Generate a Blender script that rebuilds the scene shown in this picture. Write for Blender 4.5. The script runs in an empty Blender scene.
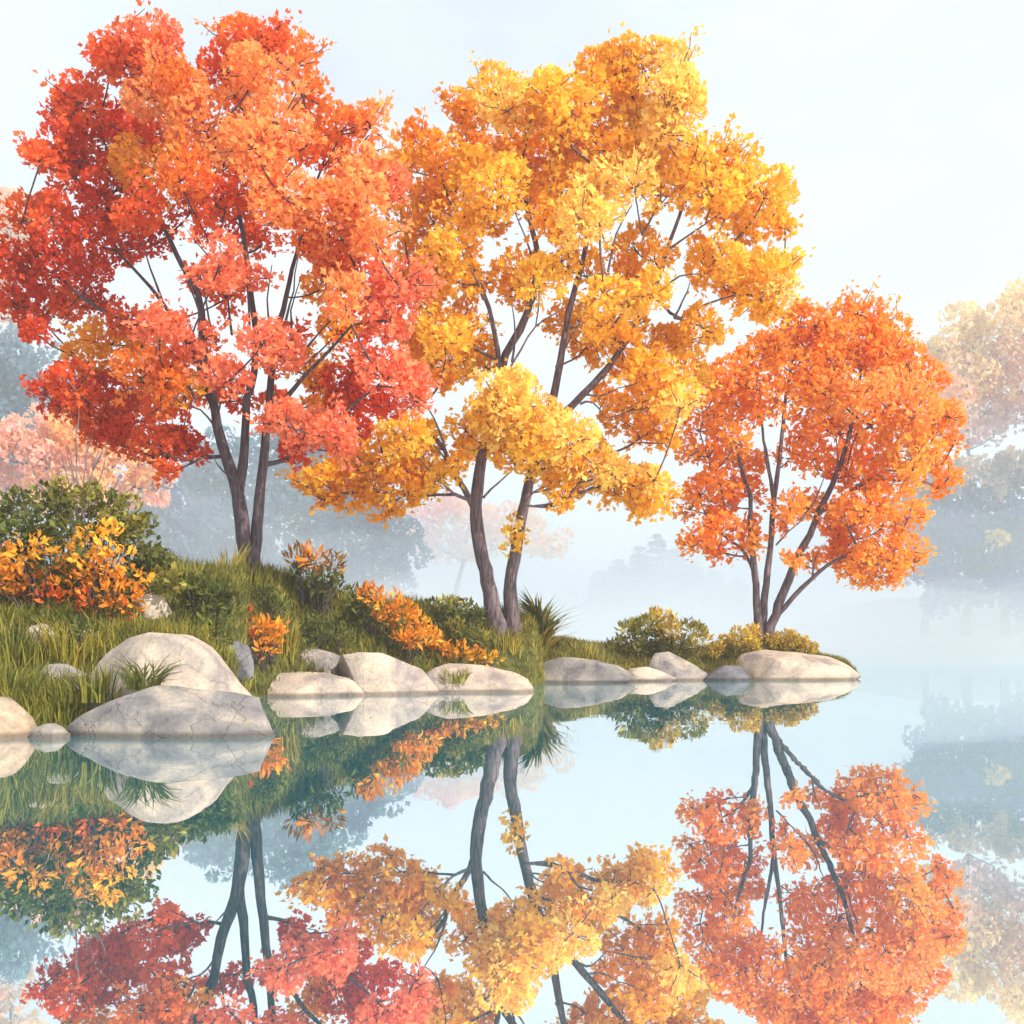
import bpy, bmesh, math
import numpy as np
from mathutils import Vector, noise

C = bpy.context.scene.collection
SC = bpy.context.scene
F, CX, HOR, CAMH = 1100.0, 512.0, 632.0, 1.7

def P(px, py, d):
    """point seen at pixel (px, py) at ground distance d"""
    return np.array([(px - CX) / F * d, d, CAMH - (py - HOR) / F * d])

def R(a): return math.radians(a)

# ------------------------------------------------------------------ objects
def tag(o, label=None, cat=None, group=None, kind=None):
    if label: o['label'] = label
    if cat: o['category'] = cat
    if group: o['group'] = group
    if kind: o['kind'] = kind
    return o

def empty(name, loc):
    o = bpy.data.objects.new(name, None)
    C.objects.link(o)
    o.location = loc
    o.empty_display_size = 0.3
    return o

def link(name, me, mat=None, parent=None):
    o = bpy.data.objects.new(name, me)
    C.objects.link(o)
    if mat: me.materials.append(mat)
    if parent:
        o.parent = parent
        p, off = parent, Vector((0, 0, 0))
        while p is not None:
            off += Vector(p.location); p = p.parent
        o.location = -off          # meshes are built in world coordinates
    return o

def mesh_np(name, V, faces, col=None, smooth=False):
    """V (n,3); faces: (m,3) or (m,4) array"""
    me = bpy.data.meshes.new(name)
    V = np.ascontiguousarray(V, dtype=np.float32)
    faces = np.ascontiguousarray(faces, dtype=np.int32)
    k = faces.shape[1]
    me.vertices.add(len(V)); me.vertices.foreach_set('co', V.ravel())
    me.loops.add(faces.size); me.loops.foreach_set('vertex_index', faces.ravel())
    me.polygons.add(len(faces))
    me.polygons.foreach_set('loop_start', np.arange(0, faces.size, k, dtype=np.int32))
    if smooth:
        me.polygons.foreach_set('use_smooth', np.ones(len(faces), dtype=bool))
    if col is not None:
        a = me.color_attributes.new('tint', 'FLOAT_COLOR', 'POINT')
        c = np.ones((len(V), 4), dtype=np.float32); c[:, :3] = col
        a.data.foreach_set('color', c.ravel())
    me.update(calc_edges=True)
    return me

# ------------------------------------------------------------------ materials
def new_mat(name):
    m = bpy.data.materials.new(name); m.use_nodes = True
    m.node_tree.nodes.clear()
    return m, m.node_tree.nodes, m.node_tree.links

def ramp(nd, stops):
    r = nd.new('ShaderNodeValToRGB')
    while len(r.color_ramp.elements) < len(stops): r.color_ramp.elements.new(0.5)
    for e, (p, c) in zip(r.color_ramp.elements, stops):
        e.position = p; e.color = (*c, 1) if len(c) == 3 else c
    return r

def leaf_material(name, trans=0.45, vary=0.25, scale=0.6):
    m, nd, lk = new_mat(name)
    at = nd.new('ShaderNodeAttribute'); at.attribute_name = 'tint'
    tc = nd.new('ShaderNodeTexCoord')
    nz = nd.new('ShaderNodeTexNoise'); nz.inputs['Scale'].default_value = scale; nz.inputs['Detail'].default_value = 3
    lk.new(tc.outputs['Object'], nz.inputs['Vector'])
    mr = nd.new('ShaderNodeMapRange')
    mr.inputs[1].default_value = 0.3; mr.inputs[2].default_value = 0.7
    mr.inputs[3].default_value = 1 - vary; mr.inputs[4].default_value = 1 + vary * 0.5
    lk.new(nz.outputs['Fac'], mr.inputs[0])
    hs = nd.new('ShaderNodeHueSaturation')
    lk.new(mr.outputs[0], hs.inputs['Value']); lk.new(at.outputs['Color'], hs.inputs['Color'])
    pb = nd.new('ShaderNodeBsdfPrincipled')
    pb.inputs['Roughness'].default_value = 0.6
    pb.inputs['Specular IOR Level'].default_value = 0.25
    lk.new(hs.outputs[0], pb.inputs['Base Color'])
    tr = nd.new('ShaderNodeBsdfTranslucent'); lk.new(hs.outputs[0], tr.inputs['Color'])
    mx = nd.new('ShaderNodeMixShader'); mx.inputs[0].default_value = trans
    lk.new(pb.outputs[0], mx.inputs[1]); lk.new(tr.outputs[0], mx.inputs[2])
    out = nd.new('ShaderNodeOutputMaterial'); lk.new(mx.outputs[0], out.inputs[0])
    return m

def bark_material(name, c1, c2):
    m, nd, lk = new_mat(name)
    tc = nd.new('ShaderNodeTexCoord')
    mp = nd.new('ShaderNodeMapping'); mp.inputs['Scale'].default_value = (9, 9, 1.3)
    lk.new(tc.outputs['Object'], mp.inputs[0])
    nz = nd.new('ShaderNodeTexNoise'); nz.inputs['Scale'].default_value = 1.6
    nz.inputs['Detail'].default_value = 8; nz.inputs['Roughness'].default_value = 0.65
    lk.new(mp.outputs[0], nz.inputs['Vector'])
    rp = ramp(nd, [(0.35, c1), (0.66, c2)]); lk.new(nz.outputs['Fac'], rp.inputs[0])
    pb = nd.new('ShaderNodeBsdfPrincipled'); pb.inputs['Roughness'].default_value = 0.85
    lk.new(rp.outputs[0], pb.inputs['Base Color'])
    bp = nd.new('ShaderNodeBump'); bp.inputs['Strength'].default_value = 0.9; bp.inputs['Distance'].default_value = 0.05
    lk.new(nz.outputs['Fac'], bp.inputs['Height']); lk.new(bp.outputs[0], pb.inputs['Normal'])
    out = nd.new('ShaderNodeOutputMaterial'); lk.new(pb.outputs[0], out.inputs[0])
    return m

def rock_material(name, c1, c2, c3, seed):
    m, nd, lk = new_mat(name)
    tc = nd.new('ShaderNodeTexCoord')
    mp = nd.new('ShaderNodeMapping'); mp.inputs['Location'].default_value = (seed * 3.1, seed * 1.7, seed)
    lk.new(tc.outputs['Object'], mp.inputs[0])
    n1 = nd.new('ShaderNodeTexNoise'); n1.inputs['Scale'].default_value = 1.1; n1.inputs['Detail'].default_value = 7
    n1.inputs['Roughness'].default_value = 0.6; n1.inputs['Distortion'].default_value = 0.6
    n2 = nd.new('ShaderNodeTexNoise'); n2.inputs['Scale'].default_value = 13; n2.inputs['Detail'].default_value = 8
    n2.inputs['Roughness'].default_value = 0.7
    vo = nd.new('ShaderNodeTexVoronoi'); vo.feature = 'DISTANCE_TO_EDGE'; vo.inputs['Scale'].default_value = 1.0
    wn = nd.new('ShaderNodeTexNoise'); wn.inputs['Scale'].default_value = 2.2; wn.inputs['Detail'].default_value = 4
    wm = nd.new('ShaderNodeVectorMath'); wm.operation = 'MULTIPLY_ADD'
    wm.inputs[1].default_value = (0.55, 0.55, 0.55)
    for n in (n1, n2, wn): lk.new(mp.outputs[0], n.inputs['Vector'])
    lk.new(wn.outputs['Color'], wm.inputs[0]); lk.new(mp.outputs[0], wm.inputs[2])
    lk.new(wm.outputs[0], vo.inputs['Vector'])
    rp = ramp(nd, [(0.34, c3), (0.47, c2), (0.6, c1)]); lk.new(n1.outputs['Fac'], rp.inputs[0])
    r2 = ramp(nd, [(0.3, (0.62, 0.62, 0.62)), (0.62, (1.06, 1.06, 1.06))]); lk.new(n2.outputs['Fac'], r2.inputs[0])
    mu = nd.new('ShaderNodeMix'); mu.data_type = 'RGBA'; mu.blend_type = 'MULTIPLY'; mu.inputs[0].default_value = 0.8
    lk.new(rp.outputs[0], mu.inputs[6]); lk.new(r2.outputs[0], mu.inputs[7])
    cr = ramp(nd, [(0.0, (0.5, 0.46, 0.46)), (0.010, (1, 1, 1))]); lk.new(vo.outputs['Distance'], cr.inputs[0])
    m2 = nd.new('ShaderNodeMix'); m2.data_type = 'RGBA'; m2.blend_type = 'MULTIPLY'; m2.inputs[0].default_value = 0.22
    lk.new(mu.outputs[2], m2.inputs[6]); lk.new(cr.outputs[0], m2.inputs[7])
    # lichen and moss blotches
    n4 = nd.new('ShaderNodeTexNoise'); n4.inputs['Scale'].default_value = 3.2; n4.inputs['Detail'].default_value = 9; n4.inputs['Roughness'].default_value = .72
    lk.new(mp.outputs[0], n4.inputs['Vector'])
    r4 = ramp(nd, [(0.60, (0, 0, 0)), (0.68, (.75, .75, .75))]); lk.new(n4.outputs['Fac'], r4.inputs[0])
    m3 = nd.new('ShaderNodeMix'); m3.data_type = 'RGBA'; m3.inputs[7].default_value = (.20, .19, .09, 1)
    lk.new(r4.outputs[0], m3.inputs[0]); lk.new(m2.outputs[2], m3.inputs[6])
    # wet stone just above the water
    ge = nd.new('ShaderNodeNewGeometry'); sx = nd.new('ShaderNodeSeparateXYZ'); lk.new(ge.outputs['Position'], sx.inputs[0])
    ad = nd.new('ShaderNodeMath'); ad.operation = 'MULTIPLY_ADD'; ad.inputs[1].default_value = -.10; lk.new(n2.outputs['Fac'], ad.inputs[0]); lk.new(sx.outputs['Z'], ad.inputs[2])
    r5 = ramp(nd, [(0.0, (.42, .40, .38)), (0.07, (1, 1, 1))]); lk.new(ad.outputs[0], r5.inputs[0])
    m5 = nd.new('ShaderNodeMix'); m5.data_type = 'RGBA'; m5.blend_type = 'MULTIPLY'; m5.inputs[0].default_value = 1
    lk.new(m3.outputs[2], m5.inputs[6]); lk.new(r5.outputs[0], m5.inputs[7])
    pb = nd.new('ShaderNodeBsdfPrincipled'); pb.inputs['Roughness'].default_value = 0.8
    lk.new(m5.outputs[2], pb.inputs['Base Color'])
    b1 = nd.new('ShaderNodeBump'); b1.inputs['Strength'].default_value = 0.6; b1.inputs['Distance'].default_value = 0.04
    lk.new(n2.outputs['Fac'], b1.inputs['Height'])
    b2 = nd.new('ShaderNodeBump'); b2.inputs['Strength'].default_value = 0.5; b2.inputs['Distance'].default_value = 0.1
    lk.new(cr.outputs[0], b2.inputs['Height']); lk.new(b1.outputs[0], b2.inputs['Normal'])
    lk.new(b2.outputs[0], pb.inputs['Normal'])
    out = nd.new('ShaderNodeOutputMaterial'); lk.new(pb.outputs[0], out.inputs[0])
    return m

def ground_material(name, cols, scale):
    m, nd, lk = new_mat(name)
    tc = nd.new('ShaderNodeTexCoord')
    nz = nd.new('ShaderNodeTexNoise'); nz.inputs['Scale'].default_value = scale; nz.inputs['Detail'].default_value = 9
    nz.inputs['Roughness'].default_value = 0.7
    lk.new(tc.outputs['Object'], nz.inputs['Vector'])
    rp = ramp(nd, cols); lk.new(nz.outputs['Fac'], rp.inputs[0])
    pb = nd.new('ShaderNodeBsdfPrincipled'); pb.inputs['Roughness'].default_value = 0.95
    pb.inputs['Specular IOR Level'].default_value = 0.1
    lk.new(rp.outputs[0], pb.inputs['Base Color'])
    bp = nd.new('ShaderNodeBump'); bp.inputs['Strength'].default_value = 0.8; bp.inputs['Distance'].default_value = 0.15
    lk.new(nz.outputs['Fac'], bp.inputs['Height']); lk.new(bp.outputs[0], pb.inputs['Normal'])
    out = nd.new('ShaderNodeOutputMaterial'); lk.new(pb.outputs[0], out.inputs[0])
    return m

def water_material():
    m, nd, lk = new_mat('lake_water')
    tc = nd.new('ShaderNodeTexCoord')
    mp = nd.new('ShaderNodeMapping'); mp.inputs['Scale'].default_value = (0.35, 1.5, 1)
    lk.new(tc.outputs['Object'], mp.inputs[0])
    n1 = nd.new('ShaderNodeTexNoise'); n1.inputs['Scale'].default_value = 1.0; n1.inputs['Detail'].default_value = 1
    lk.new(mp.outputs[0], n1.inputs['Vector'])
    mp2 = nd.new('ShaderNodeMapping'); mp2.inputs['Scale'].default_value = (0.16, 1.4, 1)
    lk.new(tc.outputs['Object'], mp2.inputs[0])
    n2 = nd.new('ShaderNodeTexNoise'); n2.inputs['Scale'].default_value = 2.2; n2.inputs['Detail'].default_value = 1
    lk.new(mp2.outputs[0], n2.inputs['Vector'])
    # streaks of light air ripple only in some patches
    n3 = nd.new('ShaderNodeTexNoise'); n3.inputs['Scale'].default_value = 0.55; n3.inputs['Detail'].default_value = 2
    mp3 = nd.new('ShaderNodeMapping'); mp3.inputs['Scale'].default_value = (0.3, 1.8, 1)
    lk.new(tc.outputs['Object'], mp3.inputs[0]); lk.new(mp3.outputs[0], n3.inputs['Vector'])
    mk = ramp(nd, [(0.56, (0, 0, 0)), (0.66, (1, 1, 1))]); lk.new(n3.outputs['Fac'], mk.inputs[0])
    def slope(n, amp, fac=None):
        sb = nd.new('ShaderNodeVectorMath'); sb.operation = 'SUBTRACT'; sb.inputs[1].default_value = (.5, .5, .5)
        lk.new(n.outputs['Color'], sb.inputs[0])
        mu = nd.new('ShaderNodeVectorMath'); mu.operation = 'MULTIPLY'; mu.inputs[1].default_value = (amp * .5, amp, 0)
        lk.new(sb.outputs[0], mu.inputs[0])
        if fac is None: return mu
        sc = nd.new('ShaderNodeVectorMath'); sc.operation = 'SCALE'
        lk.new(mu.outputs[0], sc.inputs[0]); lk.new(fac.outputs[0], sc.inputs['Scale'])
        return sc
    a1 = nd.new('ShaderNodeVectorMath'); a1.operation = 'ADD'
    lk.new(slope(n1, .006).outputs[0], a1.inputs[0]); lk.new(slope(n2, .005, mk).outputs[0], a1.inputs[1])
    a2 = nd.new('ShaderNodeVectorMath'); a2.operation = 'ADD'; a2.inputs[1].default_value = (0, 0, 1)
    lk.new(a1.outputs[0], a2.inputs[0])
    b2 = nd.new('ShaderNodeVectorMath'); b2.operation = 'NORMALIZE'; lk.new(a2.outputs[0], b2.inputs[0])
    gl = nd.new('ShaderNodeBsdfGlossy'); gl.inputs['Color'].default_value = (1.0, 1.0, 1.0, 1)
    gl.inputs['Roughness'].default_value = 0.008
    df = nd.new('ShaderNodeBsdfDiffuse'); df.inputs['Color'].default_value = (0.012, 0.27, 0.36, 1)
    lk.new(b2.outputs[0], gl.inputs['Normal'])
    mx = nd.new('ShaderNodeMixShader'); mx.inputs[0].default_value = 0.885
    lk.new(df.outputs[0], mx.inputs[1]); lk.new(gl.outputs[0], mx.inputs[2])
    out = nd.new('ShaderNodeOutputMaterial'); lk.new(mx.outputs[0], out.inputs[0])
    return m

def volume_material(name, col, dens, aniso=0.0):
    m, nd, lk = new_mat(name)
    v = nd.new('ShaderNodeVolumePrincipled')
    v.inputs['Color'].default_value = (*col, 1); v.inputs['Density'].default_value = dens
    v.inputs['Anisotropy'].default_value = aniso
    out = nd.new('ShaderNodeOutputMaterial'); lk.new(v.outputs[0], out.inputs['Volume'])
    return m

M = {}
M['leaf'] = leaf_material('autumn_leaves', 0.5, 0.10)
M['far_leaf'] = leaf_material('far_leaves', 0.6, 0.14, 0.25)
M['shrub_leaf'] = leaf_material('shrub_leaves', 0.35, 0.3, 1.2)
M['grass'] = leaf_material('grass_blades', 0.35, 0.35, 0.7)
M['bark'] = bark_material('dark_bark', (0.022, 0.013, 0.018), (0.11, 0.078, 0.09))
M['bark_warm'] = bark_material('violet_bark', (0.03, 0.018, 0.024), (0.19, 0.135, 0.15))
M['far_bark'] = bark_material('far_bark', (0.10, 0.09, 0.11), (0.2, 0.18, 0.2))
M['rock_cream'] = rock_material('cream_stone', (0.53, 0.43, 0.335), (0.42, 0.34, 0.275), (0.24, 0.205, 0.195), 1)
M['rock_grey'] = rock_material('grey_stone', (0.37, 0.315, 0.26), (0.22, 0.20, 0.19), (0.12, 0.11, 0.12), 2)
M['rock_dark'] = rock_material('dark_stone', (0.17, 0.16, 0.175), (0.12, 0.115, 0.13), (0.075, 0.07, 0.085), 3)
M['rock_brown'] = rock_material('brown_stone', (0.5, 0.36, 0.24), (0.34, 0.25, 0.18), (0.2, 0.15, 0.12), 4)
M['bank'] = ground_material('bank_soil', [(0.35, (0.035, 0.035, 0.012)), (0.5, (0.075, 0.085, 0.022)), (0.65, (0.13, 0.12, 0.035))], 1.5)
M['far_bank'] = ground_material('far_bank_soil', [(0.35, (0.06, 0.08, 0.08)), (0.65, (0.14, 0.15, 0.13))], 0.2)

# ------------------------------------------------------------------ foliage
LOBED = (np.array([[0, 0, 0], [-.40, .56, .10], [-.20, .60, .03], [0, 1, -.10], [.20, .60, .03], [.40, .56, .10]]),
         np.array([[0, 2, 1], [0, 3, 2], [0, 4, 3], [0, 5, 4]]))
KITE = (np.array([[0, 0, 0], [-.30, .5, .07], [0, 1, -.05], [.30, .5, .07]]),
        np.array([[0, 2, 1], [0, 3, 2]]))

def norm(a): return a / (np.linalg.norm(a, axis=-1, keepdims=True) + 1e-9)

def leaf_mesh(name, pos, axis, nrm, size, col, shape, width=1.0):
    T, Fc = shape
    axis = norm(axis)
    nrm = norm(nrm - (nrm * axis).sum(1, keepdims=True) * axis)
    side = np.cross(axis, nrm)
    s = size[:, None, None]
    V = (pos[:, None, :] + s * (T[None, :, 0:1] * width * side[:, None, :] + T[None, :, 1:2] * axis[:, None, :]
                                + T[None, :, 2:3] * nrm[:, None, :]))
    n, k = len(pos), len(T)
    faces = (Fc[None] + (np.arange(n) * k)[:, None, None]).reshape(-1, 3)
    colv = np.repeat(col, k, axis=0)
    return mesh_np(name, V.reshape(-1, 3), faces, colv)

def clump_leaves(rng, c, r, n, size, col, jit=0.12, sub=7, squash=0.88, spike=0.6, upb=0.55, lobe=(0.42, 0.6)):
    """leaves gathered in a bundle of small lobes round c"""
    d = norm(rng.normal(size=(sub, 3)) * np.array([1, 1, .85]))
    lc = c + d * (r * 0.58 * rng.uniform(0.75, 1.05, (sub, 1))) * np.array([1, 1, squash])
    lr = r * rng.uniform(*lobe, sub)
    w = lr ** 2 / (lr ** 2).sum()
    k = rng.choice(sub, n, p=w)
    u = norm(rng.normal(size=(n, 3)))
    out = norm(lc[k] - c)
    u = norm(u + 0.35 * out)                       # most leaves on the outside of the bundle
    pos = lc[k] + u * (lr[k] * (0.62 + 0.4 * rng.random(n) ** 0.6))[:, None]
    t = np.array([0, 0, upb]) + rng.normal(size=(n, 3)) * 0.55 + 0.4 * out
    t = t - (t * u).sum(1, keepdims=True) * u
    ax = norm(t) + spike * u
    nr = u + np.array([0, 0, 0.35]) + rng.normal(size=(n, 3)) * 0.30
    lobecol = 1 + rng.normal(size=(sub, 1)) * 0.05
    cc = np.array(col) * lobecol[k] * (1 + rng.normal(size=(n, 1)) * jit)
    hue = rng.normal(size=n) * 0.07                # some leaves turn redder, some yellower
    cc[:, 1] *= 1 + hue
    sz = size * rng.uniform(0.5, 1.35, n)
    return pos, ax, nr, sz, np.clip(cc, 0.004, 0.98), lc

# ------------------------------------------------------------------ branches
class Tubes:
    def __init__(self): self.V, self.Fc, self.n = [], [], 0
    def add(self, pts, rad, sides=7, rough=0.0, rng=None):
        pts = np.asarray(pts, float); n = len(pts)
        rad = np.asarray(rad, float)
        tan = norm(np.gradient(pts, axis=0))
        ref = np.array([0.3, -0.9, 0.2])
        b = norm(np.cross(tan, ref)); a = np.cross(b, tan)
        th = np.linspace(0, 2 * math.pi, sides, endpoint=False)
        rr = rad[:, None] * np.ones((1, sides))
        if rough and rng is not None:
            ridge = 1 + rough * np.sin(th * 3 + rng.uniform(0, 6)) * 0.5 + rough * 0.5 * rng.normal(size=(n, sides))
            rr = rr * ridge
        ring = pts[:, None, :] + rr[:, :, None] * (np.cos(th)[None, :, None] * a[:, None, :] + np.sin(th)[None, :, None] * b[:, None, :])
        base = self.n
        self.V.append(ring.reshape(-1, 3))
        i = np.arange(n - 1)[:, None] * sides; j = np.arange(sides)[None, :]; j2 = (j + 1) % sides
        q = np.stack([i + j, i + j2, i + sides + j2, i + sides + j], -1).reshape(-1, 4) + base
        self.Fc.append(q)
        self.n += n * sides
        tip = pts[-1:] + tan[-1:] * rad[-1]
        self.V.append(tip); t = self.n; self.n += 1
        l = base + (n - 1) * sides + np.arange(sides)
        self.Fc.append(np.stack([l, np.roll(l, -1), np.full(sides, t), np.full(sides, t)], -1))
    def mesh(self, name):
        V = np.concatenate(self.V); Fq = np.concatenate(self.Fc)
        tri = Fq[:, 2] == Fq[:, 3]
        T = np.concatenate([Fq[tri][:, :3], Fq[~tri][:, [0, 1, 2]], Fq[~tri][:, [0, 2, 3]]])
        return mesh_np(name, V, T, smooth=True)

def resample(pts, step):
    pts = np.asarray(pts, float)
    # Catmull-Rom through the points
    P_ = np.vstack([2 * pts[0] - pts[1], pts, 2 * pts[-1] - pts[-2]])
    out = []
    for i in range(1, len(P_) - 2):
        p0, p1, p2, p3 = P_[i - 1:i + 3]
        m = max(2, int(np.linalg.norm(p2 - p1) / step))
        for t in np.arange(m) / m:
            out.append(0.5 * (2 * p1 + (p2 - p0) * t + (2 * p0 - 5 * p1 + 4 * p2 - p3) * t * t + (3 * p1 - p0 - 3 * p2 + p3) * t ** 3))
    out.append(pts[-1])
    return np.array(out)

def make_tree(name, label, cat, group, d0, stems, clumps, pal, seed, bark, leafmat,
              leaf=0.24, dens=1.0, depth=3.0, twig=0.022, shape=LOBED, step=0.35, jit=0.12, twigs=4, base_drop=0.4,
              width=1.0, full=1.04, sprays=0, extra=None):
    """stems: list of (polyline [(px,py,depth)], r0_px, r1_px); clumps: (px,py,r_px,colour key[,depth offset m])"""
    rng = np.random.default_rng(seed)
    pxm = d0 / F
    st = []
    for pl, r0, r1 in stems:
        pts = np.array([P(a, b, d0 + c) for a, b, c in pl])
        rs = resample(pts, step)
        rs[1:-1] += rng.normal(size=rs[1:-1].shape) * 0.012 * step / 0.35
        t = np.linspace(0, 1, len(rs))
        rad = (r0 + (r1 - r0) * t ** 0.8) * pxm
        st.append((rs, rad))
    base = st[0][0][0].copy(); base[2] -= base_drop * 0.3
    root = empty(name, base)
    tag(root, label, cat, group)
    # clump centres in 3D
    cx = np.array([c[0] for c in clumps], float); cy = np.array([c[1] for c in clumps], float)
    x0, x1, y0, y1 = cx.min(), cx.max(), cy.min(), cy.max()
    cc = []
    for i, c in enumerate(clumps):
        rho2 = (((c[0] - (x0 + x1) / 2) / ((x1 - x0) / 2 + 12)) ** 2 + ((c[1] - (y0 + y1) / 2) / ((y1 - y0) / 2 + 12)) ** 2)
        T = depth * math.sqrt(max(0.06, 1 - 0.85 * rho2))
        if len(c) > 4: off = c[4]
        else:
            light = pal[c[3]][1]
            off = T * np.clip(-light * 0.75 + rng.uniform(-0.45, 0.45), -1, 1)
        cc.append(P(c[0], c[1], d0 + off))
    # skeleton: nodes with parents
    nodes, par, stemid, first = [], [], [], []
    for s, (rs, rad) in enumerate(st):
        for k, p in enumerate(rs):
            nodes.append(p); par.append(len(nodes) - 2 if k else -1); stemid.append(s)
    limb = [-1] * len(nodes)
    rad_fix = list(np.concatenate([r for _, r in st]))
    order = sorted(range(len(cc)), key=lambda i: min(np.linalg.norm(nodes[k] - cc[i]) for k in range(len(nodes))))
    nstem = len(nodes); nlimb = 0
    crown = []; twl = {}
    for i in order:
        r = clumps[i][2] * pxm * full
        tgt = cc[i] + np.array([0, 0, -0.25 * r])
        N = np.array(nodes)
        v = tgt - N; dist = np.linalg.norm(v, axis=1)
        rise = v[:, 2] / (dist + 1e-6)
        cost = dist * (1 + 1.3 * np.clip(0.35 - rise, 0, 2))
        lowcut = N[:, 2] < nodes[0][2] + 0.2 * (max(c[2] for c in cc) - nodes[0][2])
        cost = cost + lowcut * 3.0
        k = int(np.argmin(cost))
        p0, p2 = N[k], tgt
        hv = (p2 - p0) * np.array([1, 1, 0])
        p1 = p0 + hv * 0.55 + np.array([0, 0, (p2 - p0)[2] * 0.36]) + rng.normal(size=3) * 0.05 * dist[k]
        m = max(4, int(dist[k] / step) + 1)
        ts = np.linspace(0, 1, m + 1)[1:]
        prev = k
        if k < nstem: lid = nlimb; nlimb += 1
        else: lid = limb[k]
        for t in ts:
            q = (1 - t) ** 2 * p0 + 2 * t * (1 - t) * p1 + t * t * p2 + rng.normal(size=3) * 0.02 * step
            nodes.append(q); par.append(prev); limb.append(lid); rad_fix.append(None)
            prev = len(nodes) - 1
        n = int(dens * 1.15 * (r / leaf) ** 2 * 28)
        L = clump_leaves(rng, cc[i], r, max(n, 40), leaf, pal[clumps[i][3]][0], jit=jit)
        crown.append(L[:5])
        if sprays:                                # thin sprays of leaves beyond the bundle, along fine twigs
            for _ in range(sprays):
                dv = norm(rng.normal(size=3) * np.array([1, 1, .75]))
                e = cc[i] + dv * r * rng.uniform(1.15, 1.5)
                twl.setdefault(lid, []).append((nodes[prev] + (e - nodes[prev]) * .35, e))
                ns = int(16 * dens); tt = rng.uniform(.55, 1.05, ns)
                ps = cc[i] + (e - cc[i]) * tt[:, None] + rng.normal(size=(ns, 3)) * leaf * .55
                cs = np.array(pal[clumps[i][3]][0]) * (1 + rng.normal(size=(ns, 1)) * jit)
                crown.append((ps, dv * .7 + rng.normal(size=(ns, 3)) * .6, rng.normal(size=(ns, 3)) + np.array([0, -.3, .6]), leaf * rng.uniform(.6, 1.2, ns), np.clip(cs, .004, .98)))
        for q in L[5][:twigs]:
            twl.setdefault(lid, []).append((nodes[prev], q))
    # radii by the number of clumps carried
    cnt = [0] * len(nodes)
    ch = {}
    for a, b in enumerate(par):
        if b >= 0: ch.setdefault(b, []).append(a)
    for a in range(len(nodes) - 1, -1, -1):
        if not ch.get(a): cnt[a] += 1
        if par[a] >= 0: cnt[par[a]] += cnt[a]
    rad = [rad_fix[a] if rad_fix[a] is not None else min(twig * (cnt[a] + 0.2) ** 0.55, 0.9 * (rad_fix[par[a]] or 9)) for a in range(len(nodes))]
    # stems
    trunks = []
    for s, (rs, rr) in enumerate(st):
        tb = Tubes()
        pts, rr2 = rs.copy(), rr.copy()
        if len(stems[s]) > 0 and s == 0 or stems[s][0][0][1] >= stems[0][0][0][1] - 12:
            pts = np.vstack([pts[0] + np.array([0, 0, -base_drop]), pts]); rr2 = np.concatenate([[rr[0] * 1.55], rr * 1.0])
            rr2[1] *= 1.25
        tb.add(pts, rr2, 12, 0.10, rng)
        if stems[s][0][0][1] >= stems[0][0][0][1] - 12: trunks.append(link('trunk', tb.mesh('trunk'), bark, root))
        else: trunks.append(link('branch', tb.mesh('branch'), bark, trunks[0]))
    # limbs
    by = {}
    for a in range(nstem, len(nodes)):
        by.setdefault(limb[a], []).append(a)
    for lid, al in by.items():
        tb = Tubes()
        inl = set(al)
        # chains: start at nodes whose parent is outside, or that are not the main child
        main = {}
        for a in al:
            kids = [c for c in ch.get(a, []) if c in inl]
            if kids: main[a] = max(kids, key=lambda c: cnt[c])
        for a in al:
            if par[a] in inl and main.get(par[a]) == a: continue
            chain = [par[a], a]
            while chain[-1] in main: chain.append(main[chain[-1]])
            pts = np.array([nodes[c] for c in chain])
            rr = np.array([rad[c] for c in chain]); rr[0] = rr[1] * 1.25
            tb.add(pts, rr, 7)
        for p, q in twl.get(lid, []):
            mid = (p + q) / 2 + rng.normal(size=3) * 0.08 * np.linalg.norm(q - p)
            tb.add(np.array([p, mid, q]), np.array([twig, twig * 0.7, twig * 0.35]), 5)
        link('branch', tb.mesh('branch'), bark, trunks[stemid[par[al[0]]]] if trunks[stemid[par[al[0]]]].name.startswith('trunk') else trunks[0])
    if extra:                                     # small sprays of leaves on the stems
        for (a, b, r, key) in extra:
            c = P(a, b, d0 - 0.15)
            L = clump_leaves(rng, c, r * pxm, int(dens * 20 * (r * pxm / leaf) ** 2), leaf, pal[key][0], jit=jit)
            crown.append(L[:5])
    A = [np.concatenate([c[j] for c in crown]) for j in range(5)]
    link('crown', leaf_mesh('crown', *A, shape, width), leafmat, root)
    return root

# ------------------------------------------------------------------ terrain
TP = np.array([-400, -200, 0, 66, 72, 200, 234, 250, 330, 370, 440, 534, 546, 640, 735, 765, 800, 850, 862], float)
DS = np.array([15, 16, 17.8, 17.8, 18.6, 19.4, 21.5, 28.5, 29.5, 30, 31.2, 32.6, 36.7, 38.2, 38.6, 38.8, 39, 39.5, 40], float)
DR = np.array([26, 26, 26, 26, 27, 29, 30.2, 31.8, 33.5, 34.5, 36, 37.5, 39.5, 41, 41.2, 41.5, 41.6, 41.3, 40.6], float)
ZR = np.array([2.5, 2.7, 2.8, 2.8, 2.9, 3.3, 3.4, 3.4, 2.85, 2.6, 2.4, 1.98, 1.5, 1.05, 1.3, 1.62, 1.25, .35, -.1], float)
DB = DR + np.interp(TP, [-400, 300, 560, 862], [10, 8, 5, 1.2])

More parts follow.
